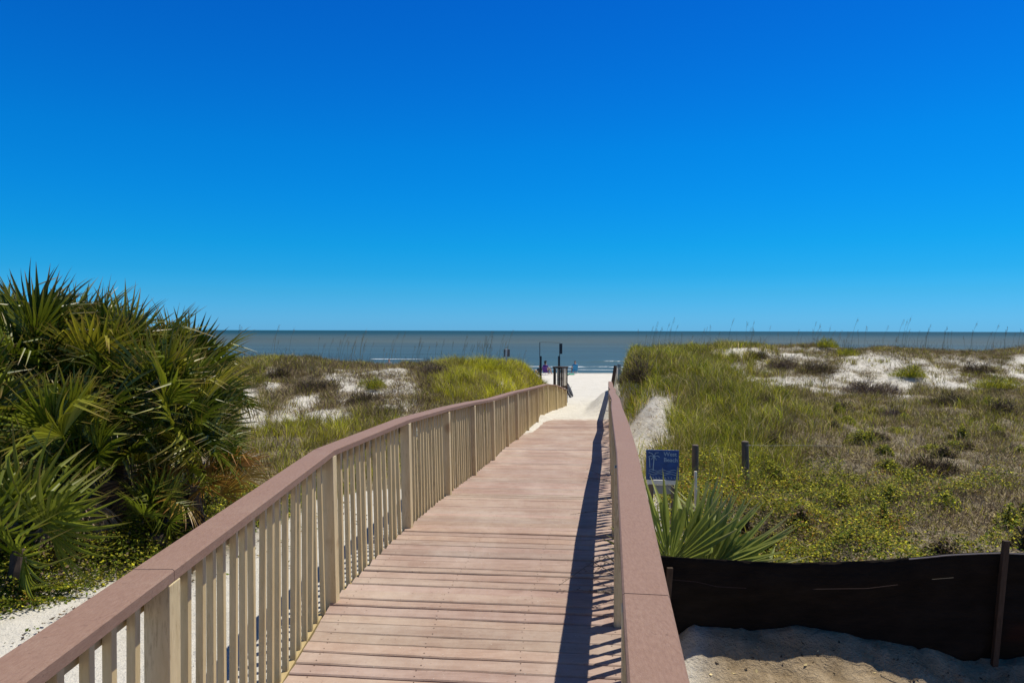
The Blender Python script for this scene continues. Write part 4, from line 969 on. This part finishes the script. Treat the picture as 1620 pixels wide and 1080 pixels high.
# ------------------------------------------------------------------ far end of the walk
def far_end():
    # slatted bin enclosure
    x, y = 2.12, 32.0; g = hz(x, y); zt = -(580-523)/F*y-g
    o = empty('slatted_bin', (x, y, g), R(50)); tag(o, 'dark wooden slatted bin with pale slats at the end of the left railing', 'bin')
    w = .40
    for sx in (-1, 1):
        for sy in (-1, 1): MB().tube([(sx*w/2, sy*w/2, -.1), (sx*w/2, sy*w/2, zt-.03)], .033, 8).build('post', M['darkwood'], o)
    MB().box((0, 0, zt-.02), (w+.1, w+.1, .07)).build('lid', M['darkwood'], o, bevel=.01)
    for k, dx in enumerate((-.10, 0, .10)):
        MB().box((dx, -w/2-.01, zt-.44), (.07, .02, .74)).build('slat', M['oldwood' if k == 0 else 'palewood'], o)
    for k, dy in enumerate((-.12, 0, .12)): MB().box((-w/2-.01, dy, zt-.44), (.02, .06, .74)).build('slat', M['oldwood' if k != 1 else 'palewood'], o)
    MB().box((0, -w/2-.01, zt-.86), (w, .025, .10)).build('lower_rail', M['darkwood'], o)
    # thin frame on two stub posts with a narrow black board
    y = 34.; xa = (854-810)/F*y; xb = (884.5-810)/F*y; g = hz(xb, y)
    o = empty('sign_frame', ((xa+xb)/2, y, g)); tag(o, 'thin dark frame on two stub posts with a narrow black board at its right', 'frame'); cx = (xa+xb)/2
    def Z(p): return -(p-523)/F*y-g
    for xx in (xa+.04, xb): MB().box((xx-cx, 0, (Z(563)-.4)/2), (.10, .10, Z(563)+.4)).build('stub_post', M['darkteal'], o, bevel=.006)
    for xx, zz in ((xa, Z(541)), (xb+.03, Z(559))): MB().tube([(xx-cx, 0, Z(565)), (xx-cx, 0, zz)], .017, 8).build('pole', M['darkteal'], o)
    MB().tube([(xa-cx, 0, Z(541)), (xb+.06-cx, 0, Z(541.6))], .009, 6).build('crossbar', M['darkteal'], o)
    MB().box(((887.2-810)/F*y-cx, 0, (Z(543)+Z(559.5))/2), (.14, .07, Z(543)-Z(559.5))).build('board', M['darkteal'], o, bevel=.006)
    # old posts on the right side of the path mouth
    for (px, pt, yy, w_, ln, lb, mt) in ((966.5, 577, 36, .17, R(9), 'dark leaning old post left of two others at the mouth of the beach path', 'darkwood'), (973.5, 582, 36.3, .15, R(3), 'pale old post between the leaning dark post and the grass', 'palewood'), (980, 575, 37, .22, 0, 'bluish grey post against the grass at the mouth of the beach path', 'bluewood')):
        wooden_post(px, pt, yy, w_, lb, ln, mat=mt)
M['darkteal'] = flat('dark_teal_paint', (.008, .022, .032), .5)
M['bluewood'] = flat('blue_grey_wood', (.10, .16, .19), .8)
far_end()

def bicycle():
    x, y = 3.02, 37.6; g = hz(x, y); o = empty('bicycle', (x, y, g)); tag(o, 'dark bicycle leaning over beside the white sand path', 'bicycle')
    # built upright along +Y (heading away), then leaned and turned
    o.rotation_euler = (0, R(-24), R(-9)); o.scale = (1.08,)*3; o.location.x += .06
    def wheel(yc):
        t = MB(); n = 28; r = .33
        t.tube([(0, yc+r*math.cos(a), r+.01+r*math.sin(a)) for a in np.linspace(0, 2*math.pi, n+1)], .032, 8, cap=False)
        w = t.build('wheel', M['rubber'], o, smooth=True)
        s = MB(); s.tube([(0, yc+.29*math.cos(a), .34+.29*math.sin(a)) for a in np.linspace(0, 2*math.pi, n+1)], .010, 6, cap=False)
        s.build('rim', M['metal'], w)
        s = MB()
        for k in range(18):
            a = k*math.pi/9; s.tube([(.02*(-1)**k, yc, .34), (0, yc+.29*math.cos(a), .34+.29*math.sin(a))], .0022, 4)
        s.tube([(-.05, yc, .34), (.05, yc, .34)], .02, 8); s.build('spokes', M['metal'], w)
    wheel(-.52); wheel(.54)
    f = MB(); bb = (0, -.08, .30); st = (0, -.22, .80); hd = (0, .34, .86); hb = (0, .38, .70); rw = (0, -.52, .34); fw = (0, .54, .34)
    for a, b_, r_ in ((bb, st, .018), (bb, hb, .022), (st, hd, .018), (hd, hb, .022), (rw, bb, .012), (rw, st, .011), (hb, fw, .014)):
        f.tube([a, b_], r_, 8)
    f.build('frame', M['bikeframe'], o)
    h = MB(); h.tube([hd, (0, .32, .98)], .014, 8); h.tube([(-.31, .24, 1.04), (-.2, .3, 1.02), (0, .33, 1.0), (.2, .3, 1.02), (.31, .24, 1.04)], .013, 8)
    hb_ = h.build('handlebar', M['bikeframe'], o)
    MB().tube([(-.34, .2, 1.04), (-.25, .27, 1.03)], .02, 8).tube([(.34, .2, 1.04), (.25, .27, 1.03)], .02, 8).build('grips', M['rubber'], hb_)
    s = MB(); s.lathe([(.02, 0), (.07, .02), (.08, .045), (.05, .07)], (0, -.26, .90), 12, 1, 1.8); s.tube([st, (0, -.25, .92)], .013, 8); s.build('saddle', M['rubber'], o)
    c = MB(); c.tube([(-.09, -.08, .16), (-.06, -.08, .30), (.06, -.08, .30), (.09, -.08, .44)], .011, 6); c.box((-.14, -.08, .16), (.10, .09, .02)).box((.14, -.08, .44), (.10, .09, .02)); c.build('pedals', M['metal'], o)
bicycle()

# ------------------------------------------------------------------ people on the beach
def skin_obj(name, verts, edges, radii, mat, parent, root=0, lv=1):
    me = bpy.data.meshes.new(name); me.from_pydata(verts, edges, []); me.update()
    o = link(name, me, mat, parent); md = o.modifiers.new('skin', 'SKIN'); md.use_smooth_shade = True
    if not me.skin_vertices: me.attributes.new('x', 'FLOAT', 'POINT')
    return o, me, md
def grow(name, chains, mat, parent, lv=1):
    """chains of (point, radius) with a shared first chain; equal points are welded"""
    V = []; Rd = []; E = set(); idx = {}
    def vid(p, r):
        k = tuple(round(c, 4) for c in p)
        if k not in idx: idx[k] = len(V); V.append(p); Rd.append(r)
        return idx[k]
    for ch in chains:
        prev = None
        for p, r in ch:
            i = vid(p, r)
            if prev is not None and prev != i: E.add((min(prev, i), max(prev, i)))
            prev = i
    bm = bmesh.new(); sl_ = bm.verts.layers.skin.verify(); bv = [bm.verts.new(v) for v in V]; bm.verts.ensure_lookup_table()
    for i, v in enumerate(bv): v[sl_].radius = (Rd[i], Rd[i]); v[sl_].use_root = (i == 0)
    for a, b_ in E: bm.edges.new((bv[a], bv[b_]))
    me = bpy.data.meshes.new(name); bm.to_mesh(me); bm.free()
    tmp = bpy.data.objects.new(name, me); col.objects.link(tmp)
    md = tmp.modifiers.new('skin', 'SKIN'); md.use_smooth_shade = True; sb = tmp.modifiers.new('sub', 'SUBSURF'); sb.levels = lv; sb.render_levels = lv
    dg = bpy.context.evaluated_depsgraph_get(); m2 = bpy.data.meshes.new_from_object(tmp.evaluated_get(dg)); bpy.data.objects.remove(tmp)
    m2.materials.clear(); return link(name, m2, mat, parent)
def hand(p, d, side):
    """five finger chains from the wrist p along d"""
    p = Vector(p); d = Vector(d).normalized(); s = d.cross(Vector((0, 0, 1))).normalized()*side; dn = Vector((0, 0, -1))
    palm = p+d*.07; out = [[(tuple(p), .022), (tuple(palm), .026)]]
    for k, (o_, L) in enumerate(((-.03, .075), (-.01, .085), (.01, .08), (.03, .06))):
        q = palm+s*o_+d*.02; out.append([(tuple(palm), .026), (tuple(q), .009), (tuple(q+d*L*.5+dn*.01), .008), (tuple(q+d*L+dn*.03), .006)])
    q = p+d*.03-s*.035; out.append([(tuple(p), .022), (tuple(q), .010), (tuple(q+d*.04-s*.015), .008)])
    return out
def sitter(px, pybase, y, turn, shirt, bottom, label, chair=None, hairlen=.0, lean=.25, chairlabel=None, scale=1.0, stand=False):
    x = (px-810)/F*y; g = hz(x, y); 
    if chair:
        c = empty('beach_chair', (x, y, g), turn); tag(c, chairlabel, 'beach chair')
        MB().box((0, .0, .24), (.5, .46, .03)).build('seat', M[chair], c, bevel=.01)
        m = Matrix.Rotation(R(-0), 3, 'X'); rot = Matrix.Rotation(R(22), 3, 'X')
        MB().box((0, -.33, .52), (.5, .03, .58), rot).build('backrest', M[chair], c, bevel=.01)
        f = MB()
        for s in (-1, 1):
            f.tube([(s*.27, .26, -.03), (s*.27, -.1, .40), (s*.27, -.44, .82)], .013, 6); f.tube([(s*.27, -.42, -.03), (s*.27, .0, .24), (s*.27, .22, .28)], .013, 6); f.tube([(s*.28, -.22, .46), (s*.28, .2, .44)], .018, 6)
        f.build('frame', M['metal'], c)
    o = empty('person', (x, y, g), turn); tag(o, label, 'person'); o.scale = (scale,)*3
    h0 = .36 if chair else .14    # hip height
    hip = (0, -.08, h0); wa = (0, -.12-lean*.2, h0+.2); ch = (0, -.14-lean*.35, h0+.40); nk = (0, -.13-lean*.4, h0+.54); hd0 = (0, -.11-lean*.4, h0+.63); hd = (0, -.09-lean*.38, h0+.74)
    body = [[(hip, .13), (wa, .115), (ch, .13), (nk, .055), (hd0, .06), (hd, .095), ((hd[0], hd[1], hd[2]+.07), .07)]]
    sh = []
    for s in (-1, 1):
        kn = (s*.16, .36, h0+.16 if chair else .48); an = (s*.15, .56 if chair else .5, .08); toe = (s*.16, .72 if chair else .66, .05)
        hp = (s*.1, -.04, h0)
        body.append([(hip, .13), (hp, .10), (kn, .062), (an, .04), (toe, .035)])
        sd = (s*.19, ch[1]+.0, ch[2]+.07); el = (s*.27, ch[1]+.16, h0+.2); wr = (s*.2, .16, h0+.24)
        body.append([(ch, .13), (sd, .06), (el, .042), (wr, .028)]); body += hand(wr, (0, 1, -.1), s)
        sh.append([(ch, .15), (sd, .078), ((s*.24, ch[1]+.09, h0+.32), .062)])
    bd = grow('body', body, M['skin'], o, 1)
    # face
    fz = hd[2]+.0; fy = hd[1]+.09
    fm = MB(); fm.lathe([(.004, -.02), (.014, -.005), (.008, .02)], (0, fy+.008, fz), 8); fm.build('nose', M['skin'], bd)
    e = MB()
    for s in (-1, 1): e.lathe([(.004, -.006), (.009, 0), (.004, .006)], (s*.032, fy-.004, fz+.02), 8)
    e.box((0, fy-.002, fz-.04), (.05, .01, .008)); e.build('eyes_and_mouth', M['hair'], bd)
    e = MB()
    for s in (-1, 1): e.lathe([(.006, -.03), (.014, 0), (.008, .03)], (s*.094, hd[1], fz), 8)
    e.build('ears', M['skin'], bd)
    grow('shirt', [[(hip, .14), (wa, .135), (ch, .15), ((0, nk[1], nk[2]-.05), .08)]]+sh, M[shirt], o, 1)
    grow('shorts', [[((0, -.08, h0+.05), .145), (hip, .15), ((.1, -.04, h0), .12), ((.14, .2, h0+.08 if chair else .32), .09)], [(hip, .15), ((-.1, -.04, h0), .12), ((-.14, .2, h0+.08 if chair else .32), .09)]], M[bottom], o, 1)
    hr = [[((0, hd[1]-.02, hd[2]+.02), .108), ((0, hd[1]-.03, hd[2]+.07), .09)]]
    if hairlen: hr.append([((0, hd[1]-.02, hd[2]+.02), .108), ((0, hd[1]-.09, hd[2]-.1), .06), ((0, hd[1]-.1, hd[2]-.1-hairlen), .04)])
    grow('hair', hr, M['hair'], o, 1)
    return o
sitter(865, 585, 68, R(-35), 'purple', 'black', 'dark-haired person in purple sitting in a chair by the surf', 'purple', .12, .25, 'purple beach chair under the person in purple', 1.05)
sitter(852.5, 585, 67, R(20), 'black', 'navy', 'person in black sitting low on the beach beside the person in purple', None, .0, .3)
sitter(909, 588, 71, R(8), 'blue', 'navy', 'person in a blue shirt sitting in a blue chair at the water edge', 'blue', .0, .35, 'blue beach chair under the person in the blue shirt', 1.05)
sitter(616, 580, 72, R(0), 'grey', 'navy', 'dark-haired person sitting beyond the left dune with only the head showing', 'grey', .0, .1, 'grey beach chair mostly hidden behind the left dune', 1.15)
def towel():
    y = 69; x = (901-810)/F*y; g = hz(x, y); mb = MB(); n = 10
    V = []; 
    o = empty('beach_towel', (x, y, g)); tag(o, 'green towel spread on the sand left of the blue chair', 'towel')
    X, Y = np.meshgrid(np.linspace(-.5, .45, 12), np.linspace(-.9, .9, 18)); x_ = X.ravel(); y_ = Y.ravel(); z_ = height(x_+x, y_+y)-g+.02+.05*fbm(x_*3, y_*3, 3)
    i = np.arange(12*18).reshape(18, 12); f = np.stack([i[:-1, :-1], i[:-1, 1:], i[1:, 1:], i[1:, :-1]], -1).reshape(-1, 4)
    q = link('cloth', npmesh('cloth', np.stack([x_, y_, z_], 1), [f]), M['green'], o); md = q.modifiers.new('t', 'SOLIDIFY'); md.thickness = .012
towel()

# dry weeds reaching between the right balusters onto the deck
def weeds():
    for k, (y0, lb) in enumerate(((5.3, 'nearest dry weed sprig poking under the right railing onto the deck'), (7.2, 'middle dry weed stems poking between the right balusters'), (9.6, 'farthest dry weed stems poking between the right balusters'))):
        x0 = float(xR(y0)); z0 = float(zD(y0)); o = empty('dry_weed', (x0+.08, y0, z0-.2)); tag(o, lb, 'weed'); g = random.Random(40+k)
        mb = MB(); lf = MB()
        for j in range(6 if k == 0 else 3):
            yy = g.uniform(-.5, .5); L = g.uniform(.15, .5); p = [Vector((0, yy, 0)), Vector((-.06, yy+g.uniform(-.05, .05), .23)), Vector((-.08-L*.5, yy-.1*g.random(), .24+g.uniform(.02, .12))), Vector((-.1-L, yy-g.uniform(0, .3), .23+g.uniform(.0, .14)))]
            mb.tube(p, [.004, .0035, .003, .0015], 5)
            for q in range(10 if k == 0 else 4):
                c = p[2].lerp(p[3], g.random())+Vector((g.uniform(-.03, .03), g.uniform(-.03, .03), g.uniform(-.01, .02))); a = g.uniform(0, 6.28); s = .012
                lf.add([c, c+Vector((math.cos(a)*s, math.sin(a)*s, .004)), c+Vector((math.cos(a+.5)*2*s, math.sin(a+.5)*2*s, 0)), c+Vector((math.cos(a+1)*s, math.sin(a+1)*s, .003))], [(0, 1, 2, 3)])
        mb.build('stem', M['oldwood'], o); lf.build('leaf', M['frond_dead'] if 0 else M['oldwood'], o)
weeds()
